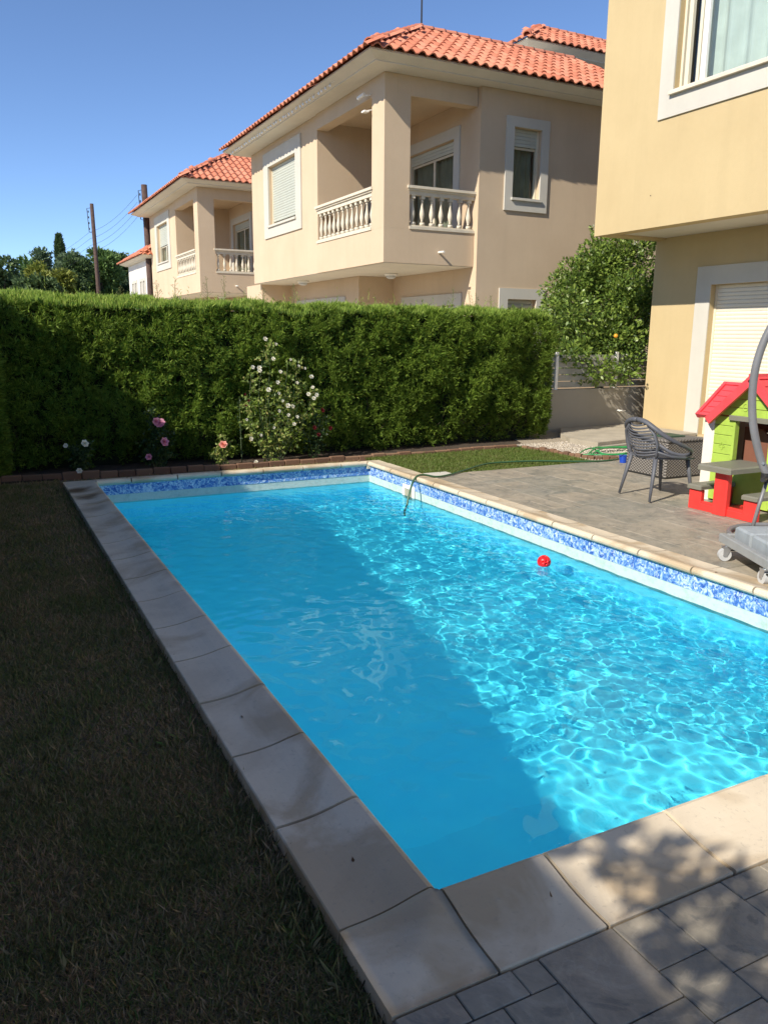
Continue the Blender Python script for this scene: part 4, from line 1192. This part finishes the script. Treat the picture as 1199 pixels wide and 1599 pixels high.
# ---- wheeled base with slabs
t = thing('wheeled_base', (5.0,3.4,0), 'grey steel parasol base on four castors at the right edge of the patio', 'parasol base')
A = Vector((4.80,3.93,0)); B = Vector((4.52,3.36,0)); d1 = (A-B).normalized(); d2 = Vector((d1.y,-d1.x,0)); SQ = .80
O = B-d1*.02
def fr(u, v, z): q = O+d1*u+d2*v; return (q.x, q.y, z)
def obox(m, u0,u1,v0,v1,z0,z1,b=.006):
    q = MB().bbox(u0,u1,v0,v1,z0,z1,b); q.v = [fr(a,b_,c) for a,b_,c in q.v]
    q.f = [tuple(reversed(f)) for f in q.f]; m.add(q.v, q.f); return m
Lb = .70
obox(MB(), -.06,Lb,-.0,.05,.125,.185).build('frame_bar', MT['frame_grey'], t)
obox(MB(), -.06,Lb,SQ-.05,SQ,.125,.185).build('frame_bar', MT['frame_grey'], t)
obox(MB(), -.06,-.01,.051,SQ-.051,.125,.185).build('frame_bar', MT['frame_grey'], t)
obox(MB(), Lb-.05,Lb,.051,SQ-.051,.125,.185).build('frame_bar', MT['frame_grey'], t)
obox(MB(), -.01,Lb-.05,.051,SQ-.051,.126,.132).build('tray', MT['frame_grey'], t)
def castor(u, v, ang):
    c = fr(u, v, 0); M = Matrix.Translation((c[0],c[1],0)) @ Matrix.Rotation(ang,4,'Z')
    m = MB().tube([(0,0,.10),(0,0,.124)], .022, 12); m.xf(M); k = m.build('castor', MT['steel'], t)
    m = MB().tube([(.0,-.017,.05),(.0,.017,.05)], .046, 24); m.xf(Matrix.Translation((0,0,0))); m.v = [(a+.02,b_,c_-.004) for a,b_,c_ in m.v]; m.xf(M); m.build('wheel', MT['wheel'], k, smooth=False)
    m = MB().tube([(.02,-.020,.046),(.02,.020,.046)], .016, 12); m.xf(M); m.build('hub', MT['steel'], k)
    for s in (-1,1):
        m = MB(); m.add([(-.02,s*.021,.10),(.035,s*.021,.10),(.035,s*.021,.04),(.01,s*.021,.034),(-.02,s*.024,.10),(.035,s*.024,.10),(.035,s*.024,.04),(.01,s*.024,.034)],
              [(0,1,2,3),(7,6,5,4),(0,4,5,1),(1,5,6,2),(2,6,7,3),(3,7,4,0)]); m.xf(M); m.build('fork', MT['steel'], k)
    m = MB().box(-.025,.04,-.024,.024,.1005,.108); m.xf(M); m.build('fork_plate', MT['steel'], k)
    m = MB().box(-.055,-.02,-.012,.012,.075,.083); m.xf(M); m.build('brake_lever', MT['black'], k)
castor(.60,.03,2.6); castor(.02,.03,1.2); castor(.60,SQ-.06,.4); castor(.02,SQ-.06,2)
sl = [(.36,.61,.07,.38,'left rear'),(.02,.345,.07,.38,'left front'),(.36,.61,.40,.72,'right rear'),(.02,.345,.40,.72,'right front')]
labs = ['cast slab on the wheeled base at its corner farthest from the pool end, nearest the playhouse',
        'cast slab on the wheeled base at its front left, beside the front castor',
        'cast slab on the wheeled base on the side away from the pool, next to the stand',
        'cast slab on the wheeled base at its front right corner']
for (u0,u1,v0,v1,_), lb in zip(sl, labs):
    m = obox(MB(), u0,u1,v0,v1,.133,.262,.014); m.build('ballast_slab', MT['slab'], None, label='blue grey '+lb, category='slab', group='cast slabs weighing down the wheeled base')

# ---- hoses
def hose_pts(K, n=6): return cr(K, n)
t1 = MB().tube(hose_pts([(4.02,7.40,-.6),(4.10,7.50,-.28),(4.20,7.58,-.05),(4.32,7.68,.045),(4.45,7.74,.05),(4.62,7.74,.016),(4.85,7.82,.012),(5.2,8.02,.014),(5.66,8.27,.02),(6.0,8.28,.02),(6.4,8.20,.02),(6.9,7.98,.014),(7.3,7.90,.010),(7.63,7.98,.012),(8.0,8.2,.0),(8.3,8.45,-.01)]), .0115, 8)
t1.build('garden_hose', MT['hosed'], None, smooth=True, label='green garden hose running from the pool over the coping and across the patio', category='hose')
rr = seeded(8); K = []
for k in range(64):
    th = k*.62; r1 = .52+.13*math.sin(k*.73)+rr.uniform(-.05,.05); r2 = .30+.07*math.sin(k*.41)+rr.uniform(-.03,.03)
    K.append((8.12+r1*1.05*math.cos(th)+.12*math.sin(k*.19), 8.42+r2*math.sin(th), -.010+.012*(k%5)+.02*rr.random()))
m = MB().tube(hose_pts(K,3), .010, 6)
m.build('coiled_hose', MT['hose'], None, smooth=True, label='bright green hose lying in a loose coil on the gravel', category='hose')

# ---- poles and wires
def pole(px, py, top, r, lab):
    t = thing('utility_pole', (px,py,0), lab, 'utility pole', 'wooden poles carrying the overhead wires')
    MB().tube([(px,py,-.1),(px+.02,py,top*.5),(px-.03,py,top)], [r*1.15,r,r*.85], 10).build('mast', MT['pole'], t, smooth=True)
    for k in range(4):
        MB().lathe([(.02,0),(.033,.03),(.02,.06),(.03,.08),(.012,.10)], (px-.22,py-.02,top-.45-k*.28), 8).build('insulator', MT['black'], t)
    MB().tube([(px-.05,py,top-.2),(px-.28,py,top-.25),(px-.24,py,top-1.4),(px-.05,py,top-1.45)], .018, 6).build('bracket', MT['black'], t)
    return t
pole(7.16,36.6,7.75,.145,'thick brown wooden utility pole rising beside the second villa eave')
pole(6.2,45.5,8.1,.11,'thinner dark wooden utility pole standing among the trees at the left')
for k in range(4):
    P = []
    A_ = Vector((6.80,36.5,7.3-k*.28)); B_ = Vector((5.98,45.5,6.7-k*.33)); C_ = Vector((3.0,72,6.6-k*.3))
    for a, b_, sag in ((A_,B_,.25),(B_,C_,.6)):
        for j in range(10): f = j/10; q = a.lerp(b_,f); P.append((q.x,q.y,q.z-sag*4*f*(1-f)))
    P.append(tuple(C_))
    lab = ['topmost of the four overhead wires between the poles','second overhead wire from the top between the poles','third overhead wire from the top between the poles','lowest of the four overhead wires between the poles'][k]
    MB().tube(P, .007, 4).build('overhead_wire', MT['black'], None, label=lab, category='wire', group='overhead wires between the utility poles')

# ================================================================== VEGETATION
rng = np.random.RandomState(21)
def sprays(P, N, size, per=5, spread=.75, upb=.35, wr=.16):
    """feathery sprays: several thin leaves fanning from each point"""
    n = len(P); P = np.repeat(P, per, 0); N = np.repeat(N, per, 0)
    D = unit(N+rng.normal(scale=spread, size=P.shape)+np.array([0,0,upb]))
    L = size*rng.uniform(.5,1.2,n*per); 
    return diamonds(rng, P+rng.normal(scale=size*.12, size=P.shape), D, L, L*wr)
def noise2(a, b_, seed):
    r = np.random.RandomState(seed); s = np.zeros_like(a)
    for i in range(14):
        f = r.uniform(.8, 7); th = r.uniform(0, 6.3); s += np.sin(f*(a*np.cos(th)+b_*np.sin(th))+r.uniform(0,6.3))/(1+f*.35)
    return s/3.2

hd = thing('hedge', (3.6,10.7,0), 'tall clipped green conifer hedge along the back of the garden', 'hedge')
HX_0, HX_1, HF, HB, HT = -1.3, 8.30, 10.22, 11.35, 1.94
m = MB(); m.box(HX_0, HX_1-.3, HF+.26, HB-.1, -.05, HT-.05); m.build('shade_backing', MT['backing'], hd)  # near-black block standing in for the shade inside the hedge
def hedge_pts(n, face):
    if face == 'front':
        x = rng.uniform(HX_0, HX_1, n); z = HT*rng.uniform(0.0,1,n)**.92+.02
        b_ = .10*noise2(x*1.5, z*1.8, 1)+.075*noise2(x*4.2, z*4.2, 2)
        top = np.clip((z-(HT-.35))/.35,0,1)**2*.22; bot = np.clip((.45-z)/.45,0,1)*.14
        rt = np.clip((x-(HX_1-.4))/.4,0,1)**2*.3
        P = np.stack([x, HF-b_+top+bot+rt, z],1); N = np.tile([0,-1,.10],(n,1))
    elif face == 'top':
        x = rng.uniform(HX_0, HX_1-.1, n); y = rng.uniform(HF+.05, HB, n)
        z = HT+.05*noise2(x*2.2, y*3, 3)+.05*noise2(x*6,y*6,5)-.10*(np.abs(y-10.8)/.5)**2*.6+.07*np.clip((3-x)/3,0,1)
        P = np.stack([x,y,z],1); N = np.tile([0,-.15,1.],(n,1))
    else:
        y = rng.uniform(HF+.1, HB, n); z = rng.uniform(.03, HT, n)
        P = np.stack([HX_1-.08+.10*noise2(y*2,z*2,4)-np.clip((z-1.6)/.4,0,1)**2*.15, y, z],1); N = np.tile([1,-.2,.1],(n,1))
    return P, N
VS = []
P, N = hedge_pts(20000,'front'); P[:,1] += .05+np.abs(rng.normal(scale=.05,size=len(P))); VS.append(sprays(P,N,.07,5))
C0, N = hedge_pts(3000,'front'); C0[:,1] += .03-rng.uniform(0,.11,len(C0)); q = 15
CC = np.repeat(C0,q,0); dd = unit(rng.normal(size=CC.shape)+[0,-.75,.35]); rr0 = np.repeat(rng.uniform(.035,.10,len(C0)),q)[:,None]
VS.append(sprays(CC+dd*rr0*rng.uniform(.3,1,(len(CC),1)), dd, .066, 4, .45))
P, N = hedge_pts(16000,'top'); TOPV = sprays(P,N,.085,5,.6,.9)
P, N = hedge_pts(5000,'end'); VS.append(sprays(P,N,.075,5))
# new shoots standing up from the top
n = 900; x = rng.uniform(HX_0,HX_1-.2,n); y = rng.uniform(HF+.15,HB-.1,n)
P = np.stack([x,y,np.full(n,HT)],1); hh = rng.exponential(.045,n)+.02
PP = np.repeat(P,9,0); f = np.tile(np.linspace(0,1,9),n); PP[:,2] += f*np.repeat(hh,9)
SHV = diamonds(rng, PP, rng.normal(scale=.5,size=PP.shape)+[0,0,1], np.full(len(PP),.045), np.full(len(PP),.008))
C0, N = hedge_pts(420,'front'); L0 = rng.uniform(.05,.15,len(C0)); q = 10
d0 = unit(N+rng.normal(scale=.45,size=N.shape)+[0,0,.7]); tt = np.tile(np.linspace(.2,1,q),len(C0))[:,None]
VS.append(sprays(np.repeat(C0,q,0)+np.repeat(d0,q,0)*tt*np.repeat(L0,q)[:,None], np.repeat(d0,q,0), .04, 3, .5))
tw = MB()
for k in range(150):
    x_ = rng.uniform(HX_0,HX_1-.3); z_ = rng.uniform(.02,.5); l_ = rng.uniform(.15,.4); y_ = HF+.04
    tw.tube([(x_,y_+.2,z_),(x_+rng.uniform(-.08,.08),y_+.02,z_+l_*.6),(x_+rng.uniform(-.15,.15),y_-.03,z_+l_)],[.006,.004,.002],4)
tw.build('bare_twigs', MT['bark'], hd, kind='stuff')
np_mesh('foliage', np.concatenate(VS), 4, MT['hedge'], hd)
np_mesh('new_growth', np.concatenate([TOPV,SHV]), 4, MT['hedge_new'], hd)
# trunks behind the foliage foot
for k in range(20):
    x = -1+k*.47; MB().tube([(x,10.55,-.05),(x+.03,10.6,.9),(x,10.65,1.7)], [.03,.022,.012], 6).build('stem', MT['bark'], hd)

# tall leading shoots on the hedge (dry flower stalks)
t = thing('leading_shoots', (6,10.7,1.9), 'thin pale weed stalks standing above the hedge top before the villas', 'weeds', kind='stuff')
VS = []; mm = MB()
for (x, h_) in ((2.35,.28),(3.05,.34),(2.15,.22),(3.6,.20),(4.0,.26),(6.55,.30),(6.8,.25),(7.05,.22),(2.8,.3),(7.3,.2),(1.75,.15)):
    y = 10.6+rng.uniform(-.1,.2); b0 = np.array([x,y,1.9])
    tip = b0+[rng.uniform(-.05,.05),0,h_+.12]; mm.tube([b0, (b0+tip)/2+[.01,0,0], tip], [.004,.003,.0015], 4)
    for j in range(16):
        f = .25+.75*j/16; p = b0+(tip-b0)*f; d = np.array([rng.normal(), rng.normal()*.4, 1.1]); q = p+unit(d)*(1.1-f)*.13
        mm.tube([p,q],[.002,.001],3); VS.append(diamonds(rng, np.tile(q,(3,1)), rng.normal(size=(3,3))+[0,0,1], np.full(3,.02), np.full(3,.006)))
mm.build('stalks', MT['shoot'], t); np_mesh('seed_heads', np.concatenate(VS), 4, MT['shoot'], t)

hl2 = thing('hedge', (-.6,7.5,0), 'dark shaded hedge end at the left edge meeting the back hedge', 'hedge')
n = 9000; y = rng.uniform(4.0,9.75,n); z = 2.0*rng.uniform(0,1,n)**.9
P1 = np.stack([-.72+.06*noise2(y*2,z*2,8)-np.clip((z-1.7)/.3,0,1)**2*.2, y, z],1); N1 = np.tile([1,-.1,.1],(n,1))
n = 5000; th = rng.uniform(0,2*np.pi,n); z = 2.02*rng.uniform(0,1,n); r = .50*(1-.35*(np.clip(z-1.3,0,1)/.7)**2)*(1+.06*noise2(th*2,z*3,9))
P2 = np.stack([-.28+r*np.cos(th), 9.95+.3*r*np.sin(th), z],1); N2 = np.stack([np.cos(th),np.sin(th),np.full(n,.15)],1)
np_mesh('foliage', sprays(np.concatenate([P1,P2]), np.concatenate([N1,N2]), .09, 5), 4, MT['hedge'], hl2)
MB().box(-1.6,-.85,4.1,9.7,-.05,1.8).build('shade_backing', MT['backing'], hl2)  # same near-black fill for the shade within the side hedge

# ---- generic leafy crown on branches
def crown(lobes, count, size, per=1, aspect=.5, shell=.35, up=.2, droop=0):
    tot = sum(l[3]*l[4] for l in lobes); VS = []
    for (cx,cy,cz,rx,rz) in lobes:
        n = int(count*rx*rz/tot)
        d = unit(rng.normal(size=(n,3))); rad = 1-shell*rng.uniform(0,1,n)**1.6
        P = np.array([cx,cy,cz])+d*rad[:,None]*np.array([rx,rx,rz])
        D = d+rng.normal(scale=.6,size=d.shape)+np.array([0,0,up-droop])
        L = size*rng.uniform(.6,1.25,n); VS.append(diamonds(rng,P,D,L,L*aspect,.15))
    return np.concatenate(VS)
def rand_lobes(cx,cy,z0,z1,r,n,seed,taper=.5,lr=.38):
    q = np.random.RandomState(seed); L = []
    for i in range(n):
        f = q.uniform(0,1); z = z0+(z1-z0)*f; w_ = r*(math.sin(math.pi*(.15+.8*f))**taper); a = q.uniform(0,6.3); d = w_*math.sqrt(q.uniform(0,1))*.8
        s = r*lr*q.uniform(.7,1.25); L.append((cx+d*math.cos(a), cy+d*math.sin(a), z, s, s*q.uniform(.7,1.1)))
    return L
def limbs(base, lobes, r0, parent, mat='bark'):
    m = MB(); b_ = Vector(base); zmid = b_.z+.35*(max(l[2] for l in lobes)-b_.z)
    m.tube([b_, (b_.x+.02,b_.y,b_.z+(zmid-b_.z)*.5), (b_.x,b_.y,zmid)], [r0,r0*.85,r0*.7], 8); m.build('trunk', MT[mat], parent, smooth=True)
    m = MB()
    for l in lobes[:14]:
        e = Vector(l[:3]); s = Vector((b_.x,b_.y,zmid)); mid = (s+e)/2+Vector((0,0,.1*r0))
        m.tube([s,mid,e],[r0*.45,r0*.28,r0*.1],5)
    m.build('branches', MT[mat], parent)

# citrus tree between hedge and yellow villa
ct = thing('citrus_tree', (10.95,12.2,0), 'dense glossy citrus tree with an orange fruit between hedge and yellow villa', 'tree')
lob = rand_lobes(10.85,12.15,1.05,2.85,1.2,36,5,.45,.33)+[(9.95,12.0,2.55,.30,.2),(9.8,12.0,1.9,.33,.25),(11.2,12.1,1.2,.5,.35),(10.3,11.9,1.25,.42,.3),(9.6,12.0,2.15,.2,.14),(11.3,12.2,3.35,.6,.4),(10.95,12.15,3.15,.5,.4),(10.6,12.1,3.0,.4,.3),(11.6,12.2,3.0,.7,.5),(9.62,12.0,2.45,.26,.2),(10.0,12.0,2.8,.3,.2),(9.7,10.95,1.02,.34,.22),(10.2,10.95,.98,.36,.2),(10.6,11.0,1.1,.3,.25),(9.35,11.1,1.35,.28,.22),(10.3,11.3,1.6,.6,.5),(9.6,11.5,2.0,.5,.45)]
V1 = crown(lob, 30000, .088, aspect=.48, shell=.85)
# clustered twig ends
q = []
for (cx,cy,cz,rx,rz) in lob:
    for k in range(26):
        d = unit(rng.normal(size=3)); p = np.array([cx,cy,cz])+d*np.array([rx,rx,rz])*rng.uniform(.9,1.25)
        q.append(diamonds(rng, np.tile(p,(7,1))+rng.normal(scale=.015,size=(7,3)), np.tile(d,(7,1))+rng.normal(scale=.8,size=(7,3)), rng.uniform(.05,.10,7), rng.uniform(.022,.045,7), .15))
np_mesh('foliage', np.concatenate([V1]+q), 4, MT['citrus'], ct)
limbs((10.95,12.2,-.05), lob, .10, ct)
fr_m = M_basic('orange_peel', (.75,.32,.02), .45, .08, 30)
for p in ((9.88,10.66,1.62),):
    MB().lathe([(.004,-.036),(.022,-.03),(.034,-.012),(.036,.005),(.028,.024),(.012,.034),(.003,.036)], p, 12).build('orange', fr_m, ct, smooth=True)

# far trees
FT = [('tree_dark',1.6,52,5.7,1.9,'dark green rounded tree at the far left edge beyond the hedge','broadleaf_tree'),
      ('tree_mid',3.2,60,6.6,1.7,'mid green tree second from the left beyond the hedge','broadleaf_tree'),
      ('tree_blue',5.3,70,7.9,1.5,'pale bluish tree left of the dark cypress','broadleaf_tree'),
      ('tree_yellow',4.8,56,5.9,1.5,'bright yellow green tree in front of the dark cypress','broadleaf_tree'),
      ('tree_dark',3.3,49,4.6,1.5,'low dark bushy tree below the bright yellow green one','broadleaf_tree'),
      ('tree_blue',7.3,68,7.5,1.6,'bluish green tree right of the cypress and left of the thin pole','broadleaf_tree'),
      ('tree_dark',6.6,58,6.6,1.3,'dark feathery tree just left of the thin pole','broadleaf_tree'),
      ('tree_mid',8.7,60,7.4,1.5,'tall mid green tree just right of the thin pole','broadleaf_tree'),
      ('tree_dark',10.2,62,7.2,1.5,'dark upright tree next to the far white villa','broadleaf_tree'),
      ('tree_blue',12.2,66,7.4,2.2,'bluish tree partly hidden behind the far white villa','broadleaf_tree'),
      ('tree_mid',-2.0,58,6.2,2.8,'wide green tree beyond the hedge, left of the picture','broadleaf_tree')]
for k, (mt, x, y, h_, r_, lab, nm) in enumerate(FT):
    t = thing(nm, (x,y,0), lab, 'tree', 'trees beyond the hedge')
    lb_ = rand_lobes(x,y,1.0,h_-.45,r_,26,40+k,.3,.36)
    V1 = crown(lb_, 9000, .30, aspect=.55, shell=.7)
    q = []
    for (cx,cy,cz,rx,rz) in lb_:
        for j in range(8):
            d = unit(rng.normal(size=3)+[0,0,.5]); p = np.array([cx,cy,cz])+d*np.array([rx,rx,rz])*rng.uniform(1,1.25)
            q.append(diamonds(rng, np.tile(p,(6,1)), np.tile(d,(6,1))+rng.normal(scale=.6,size=(6,3)), rng.uniform(.15,.38,6), rng.uniform(.05,.12,6)))
    np_mesh('crown', np.concatenate([V1]+q), 4, MT[mt], t); limbs((x,y,-.1), lb_, .22, t)
t = thing('cypress_tree', (7.45,76,0), 'narrow dark cypress rising to a point above the far trees', 'tree', 'trees beyond the hedge')
n = 14000; f = rng.uniform(0,1,n)**.8; th = rng.uniform(0,6.3,n)
rad = (1-f)**.7*.95*(1+.25*np.sin(f*23+th*2))*rng.uniform(.6,1,n)
P = np.stack([7.45+rad*np.cos(th), 76+rad*np.sin(th), 1.5+f*8.1],1); N = np.stack([np.cos(th)*.5,np.sin(th)*.5,np.ones(n)],1)
np_mesh('crown', diamonds(rng,P,N+rng.normal(scale=.3,size=P.shape),rng.uniform(.2,.45,n),rng.uniform(.07,.14,n)),4,MT['tree_dark'],t)
MB().tube([(7.45,76,-.1),(7.45,76,8)],[.2,.05],8).build('trunk',MT['bark'],t)

# garden tree behind the camera whose leaves dapple the near coping
gt = thing('garden_tree', (-2.0,-1.7,0), 'leafy garden tree behind the viewer shading the near paving, out of the picture', 'tree')
lob = rand_lobes(-1.5,-1.05,2.4,3.7,1.35,40,77,.3,.36)+[(-1.75,.0,2.75,.26,.2),(-1.9,.18,2.9,.14,.1),(-1.4,-.3,2.7,.4,.3),(-1.9,-1.3,3.2,.9,.4),(-1.3,-.9,2.9,.8,.35),(-1.0,-1.3,3.0,.9,.35),(-1.75,-.45,2.8,.4,.25),(-1.78,.40,2.8,.13,.08),(-1.95,.62,2.9,.10,.07),(-1.55,.25,2.7,.14,.08),(-2.05,.45,3.0,.12,.08)]
V1 = crown(lob, 34000, .11, aspect=.5, shell=.9); np_mesh('crown', V1, 4, MT['citrus'], gt); limbs((-2.0,-1.75,-.1), lob, .09, gt)

# ---- roses
def rose_flower(c, r, mat, parent, face=None, name='flower'):
    c = np.array(c); ax = unit(np.array(face if face is not None else [rng.uniform(-.4,.4),-1,rng.uniform(.2,.8)]))
    s = unit(np.cross(ax,[0,0,1.])); t_ = np.cross(s,ax); VS = []
    for ring, (n, rr_, op, sz) in enumerate(((6,.55,.95,.95),(5,.42,.6,.75),(5,.25,.35,.6),(3,.1,.15,.45))):
        for k in range(n):
            th = 2*math.pi*k/n+ring*.6+rng.uniform(-.15,.15)
            o = s*math.cos(th)+t_*math.sin(th); w_ = np.cross(ax,o)
            base = c+o*r*rr_*.2; out = unit(o*op+ax*(1-op*.75)); L = r*sz
            a = base; b_ = base+out*L*.6+w_*L*.52; d = base+out*L*1.0+ax*L*.05; e = base+out*L*.6-w_*L*.52
            VS += [a,b_,d,e]
    return np_mesh(name, np.array(VS), 4, mat, parent)
def rose_bush(x, y, lab, stems, leafmat, mat, flowers, fr_=.035, leaf=.045, nleaf=60, name='rose_bush', extra=None):
    t = thing(name, (x,y,0), lab, 'rose bush'); m = MB(); VS = []
    for (dx, h_, bend, spread) in stems:
        P = [(x+dx*.15, y, -.04),(x+dx*.5+bend, y+.02, h_*.5),(x+dx, y+rng.uniform(-.08,.08), h_)]
        P = cr(P, 6); m.tube(P, [.007*(1-.6*i/len(P)) for i in range(len(P))], 5)
        P = np.array(P)
        for j in range(nleaf):
            f = rng.uniform(.12,1)**.8; i = min(int(f*(len(P)-1)), len(P)-2); p = P[i]+(P[i+1]-P[i])*rng.rand()
            o = unit(rng.normal(size=3)*[1,.8,.6]); tip = p+o*spread*rng.uniform(.2,1)
            for l in range(5):
                q = p+(tip-p)*(.5+.5*l/4)
                VS.append(diamonds(rng, q[None], (o+rng.normal(scale=.8,size=3))[None], np.array([leaf*rng.uniform(.6,1.2)]), np.array([leaf*.62]), .1))
    m.build('stems', MT['stem'], t); np_mesh('leaves', np.concatenate(VS), 4, leafmat, t)
    for (fx, fz, s) in flowers: rose_flower((fx, y-.10-rng.uniform(0,.1), fz), fr_*s, mat, t)
    return t
fl = [(3.25, 1.54), (3.36, 1.48), (3.55, 1.29), (3.06, 1.2), (3.66, 1.21), (3.14, 1.16), (3.42, 1.14), (3.86, 1.07), (3.38, 1.01), (3.64, 1.0), (3.27, 0.92), (3.84, 0.94), (3.4, 0.87), (3.8, 0.85), (3.86, 0.8), (3.91, 0.84), (3.43, 0.78), (3.53, 0.71), (3.59, 0.7), (3.4, 0.65), (3.54, 0.59), (3.63, 0.57), (2.96, 0.56), (3.61, 0.47), (3.33, 0.44), (3.16, 0.35), (3.03, 0.31), (3.07, 0.02), (3.16, 1.19), (3.75, 1.18), (3.33, 1.3)]
rose_bush(3.36, 9.76, 'tall white flowering rose bush in full sun before the hedge',
    [(-.32,.75,-.1,.13),(-.10,1.42,-.12,.12),(.02,1.5,-.05,.10),(.20,1.25,.05,.16),(.42,1.05,.1,.15),(.55,.95,.15,.13),(-.05,1.0,-.05,.18),(.15,.85,0,.2),(.3,.7,.05,.18),(-.15,.55,-.05,.16),(.05,.4,0,.2),(-.25,1.1,-.15,.10),(.35,1.3,.08,.09)],
    MT['rose_leaf'], MT['petal_white'], [(a,b_, rng.uniform(.65,1.2)) for a,b_ in fl], .029, .048, 46)
rose_bush(1.88, 9.78, 'shaded rose bush with pink blooms on a tall stem, left of the white one',
    [(-.05,.72,0,.10),(.10,.45,.03,.16),(-.10,.35,-.03,.16),(.02,.55,.03,.12),(.14,.3,.05,.12)], MT['rose_dark'], MT['petal_pink'],
    [(1.86,.58,1.3),(1.9,.56,1.5),(1.93,.56,1.2),(1.95,.33,1.4),(1.76,.16,1)], .042, .042, 45)
rose_bush(2.68, 9.76, 'small rose bush with one coral bloom left of the tall white rose', [(0,.36,0,.09),(.10,.25,.03,.10),(-.07,.2,-.02,.1),(.02,.22,0,.1)], MT['rose_leaf'], MT['petal_peach'],
    [(2.66,.26,1.3)], .042, .038, 30)
rose_bush(1.0, 9.80, 'small dark rose bush with pale blooms at the far left corner of the pool', [(-.05,.32,0,.11),(.08,.36,.03,.11),(0,.2,0,.14),(.05,.25,0,.12)], MT['rose_dark'], MT['petal_white'],
    [(1.05,.36,1.3),(.85,.34,.8),(.97,.05,1)], .036, .042, 40)
rose_bush(3.98, 9.84, 'dim rose bush with red blooms right of the tall white rose', [(0,.70,0,.10),(.12,.55,.03,.13),(-.10,.5,-.03,.13),(.05,.35,0,.15)], MT['rose_dark'], MT['petal_red'],
    [(4.03,.63,1.0),(3.9,.41,.9),(4.14,.39,.9),(3.97,.31,.8)], .036, .042, 45)
rose_bush(2.98, 9.9, 'thin sprig with dark red tips left of the tall white rose', [(0,.82,0,.04)], MT['rose_dark'], MT['petal_red'], [(3.01,.86,.6),(3.04,.78,.6),(3.01,.72,.5)], .03, .03, 20)

# ---- grass
def blades(P, h, wd, lean=.5):
    n = len(P); th = rng.uniform(0,2*np.pi,n); S = np.stack([np.cos(th),np.sin(th),np.zeros(n)],1)*(wd*rng.uniform(.6,1.2,n))[:,None]
    D = unit(rng.normal(scale=lean,size=(n,3))*[1,1,0]+[0,0,1]); H = (h*rng.uniform(.4,1.25,n))[:,None]
    S = S*1.5; bd = rng.normal(scale=.22,size=(n,3))*H
    a = P-S; b_ = P+S; c = P+D*H*.6+bd*.35+S*.5; d = P+D*H+bd
    return np.stack([a,b_,c,d],1).reshape(-1,3)
VS = []
def region(n, x0, x1, y0, y1, z): return np.stack([rng.uniform(x0,x1,n), rng.uniform(y0,y1,n), np.full(n,z)],1)
VS.append(blades(region(130000,-.1,.745,.95,3.0,-.06), .030, .0010, 1.2))
VS.append(blades(region(90000,-.2,.745,3.0,6.0,-.06), .032, .0016, 1.2))
VS.append(blades(region(50000,-.5,.745,6.0,9.65,-.06), .034, .0026, 1.1))
VS.append(blades(region(9000,-1.1,-.3,-.5,9.65,-.06), .038, .003, 1.0))
VS.append(blades(region(3000,.66,.755,.9,9.2,-.06), .055, .0022, .5))
VS.append(blades(region(2500,.75,4.5,9.27,9.55,-.05), .03, .004, .9))
for k in range(150):
    cx_ = rng.uniform(.60,.755) if k < 70 else rng.uniform(-.05,.7); cy_ = rng.uniform(1,9.4); n_ = rng.randint(25,70)
    Pc = np.stack([cx_+rng.normal(scale=.03,size=n_), cy_+rng.normal(scale=.05,size=n_), np.full(n_,-.06)],1); Pc[:,0] = np.minimum(Pc[:,0],.765)
    VS.append(blades(Pc, rng.uniform(.04,.06), .0010, .7))
np_mesh('grass', np.concatenate(VS), 4, MT['grass_dry'], None, kind='stuff', label='short shaded lawn grass, half dry, left of the pool', category='grass')
P = region(70000,4.58,7.24,7.97,9.60,-.03)
np_mesh('grass', blades(P, .034, .0035, .8), 4, MT['grass_green'], None, kind='stuff', label='sunlit green lawn strip between pool, patio and hedge', category='grass')
# gravel
n = 9000; P = np.stack([rng.uniform(7.3,10.5,n), rng.uniform(8.0,9.9,n), np.full(n,-.028)],1)
P = P[(P[:,0] > 7.3+.0) & ~((P[:,0] > 8.3) & (P[:,1] > 9.05))]
n = len(P); s = rng.uniform(.008,.020,n)[:,None]
T = np.array([[1,0,-.4],[-.5,.87,-.4],[-.5,-.87,-.4],[0,0,.8]]); idx = [(0,1,3),(1,2,3),(2,0,3)]
Rn = rng.normal(scale=.25,size=(n,4,3)); Q = P[:,None,:]+(T[None]+Rn)*s[:,None,:]; 
V1 = np.concatenate([Q[:,list(i),:].reshape(-1,3) for i in idx]) if False else Q[:,[0,1,3,1,2,3,2,0,3],:].reshape(-1,3)
np_mesh('gravel', V1, 3, MT['gravel'], None, kind='stuff', label='pale gravel stones between lawn strip and boundary wall', category='gravel')
# fallen leaves on the coping
for k, (x, y) in enumerate(((.93,2.05),(.90,1.95),(1.35,1.55),(4.42,3.62),(.88,3.05),(1.9,1.18),(2.0,1.62))):
    z = .012 if k != 3 else .028
    v = diamonds(rng, np.array([[x,y,z]]), np.array([[rng.normal(),rng.normal(),.15]]), np.array([.03 if k != 3 else .05]), np.array([.010]), .2)
    lab = ['dry leaf bit on the left coping near the pool corner','second dry leaf bit on the left coping near the corner','tiny dry twig on the near coping left half','brown dry leaf on the sunny right coping before the castors','dry leaf speck on the left coping farther from the corner','dry leaf bit on the near paving','dry leaf bit on the sunlit near coping'][k]
    np_mesh('fallen_leaf', v, 4, MT['dryleaf'], None, label=lab, category='leaf', group='dry leaves fallen on the stone')
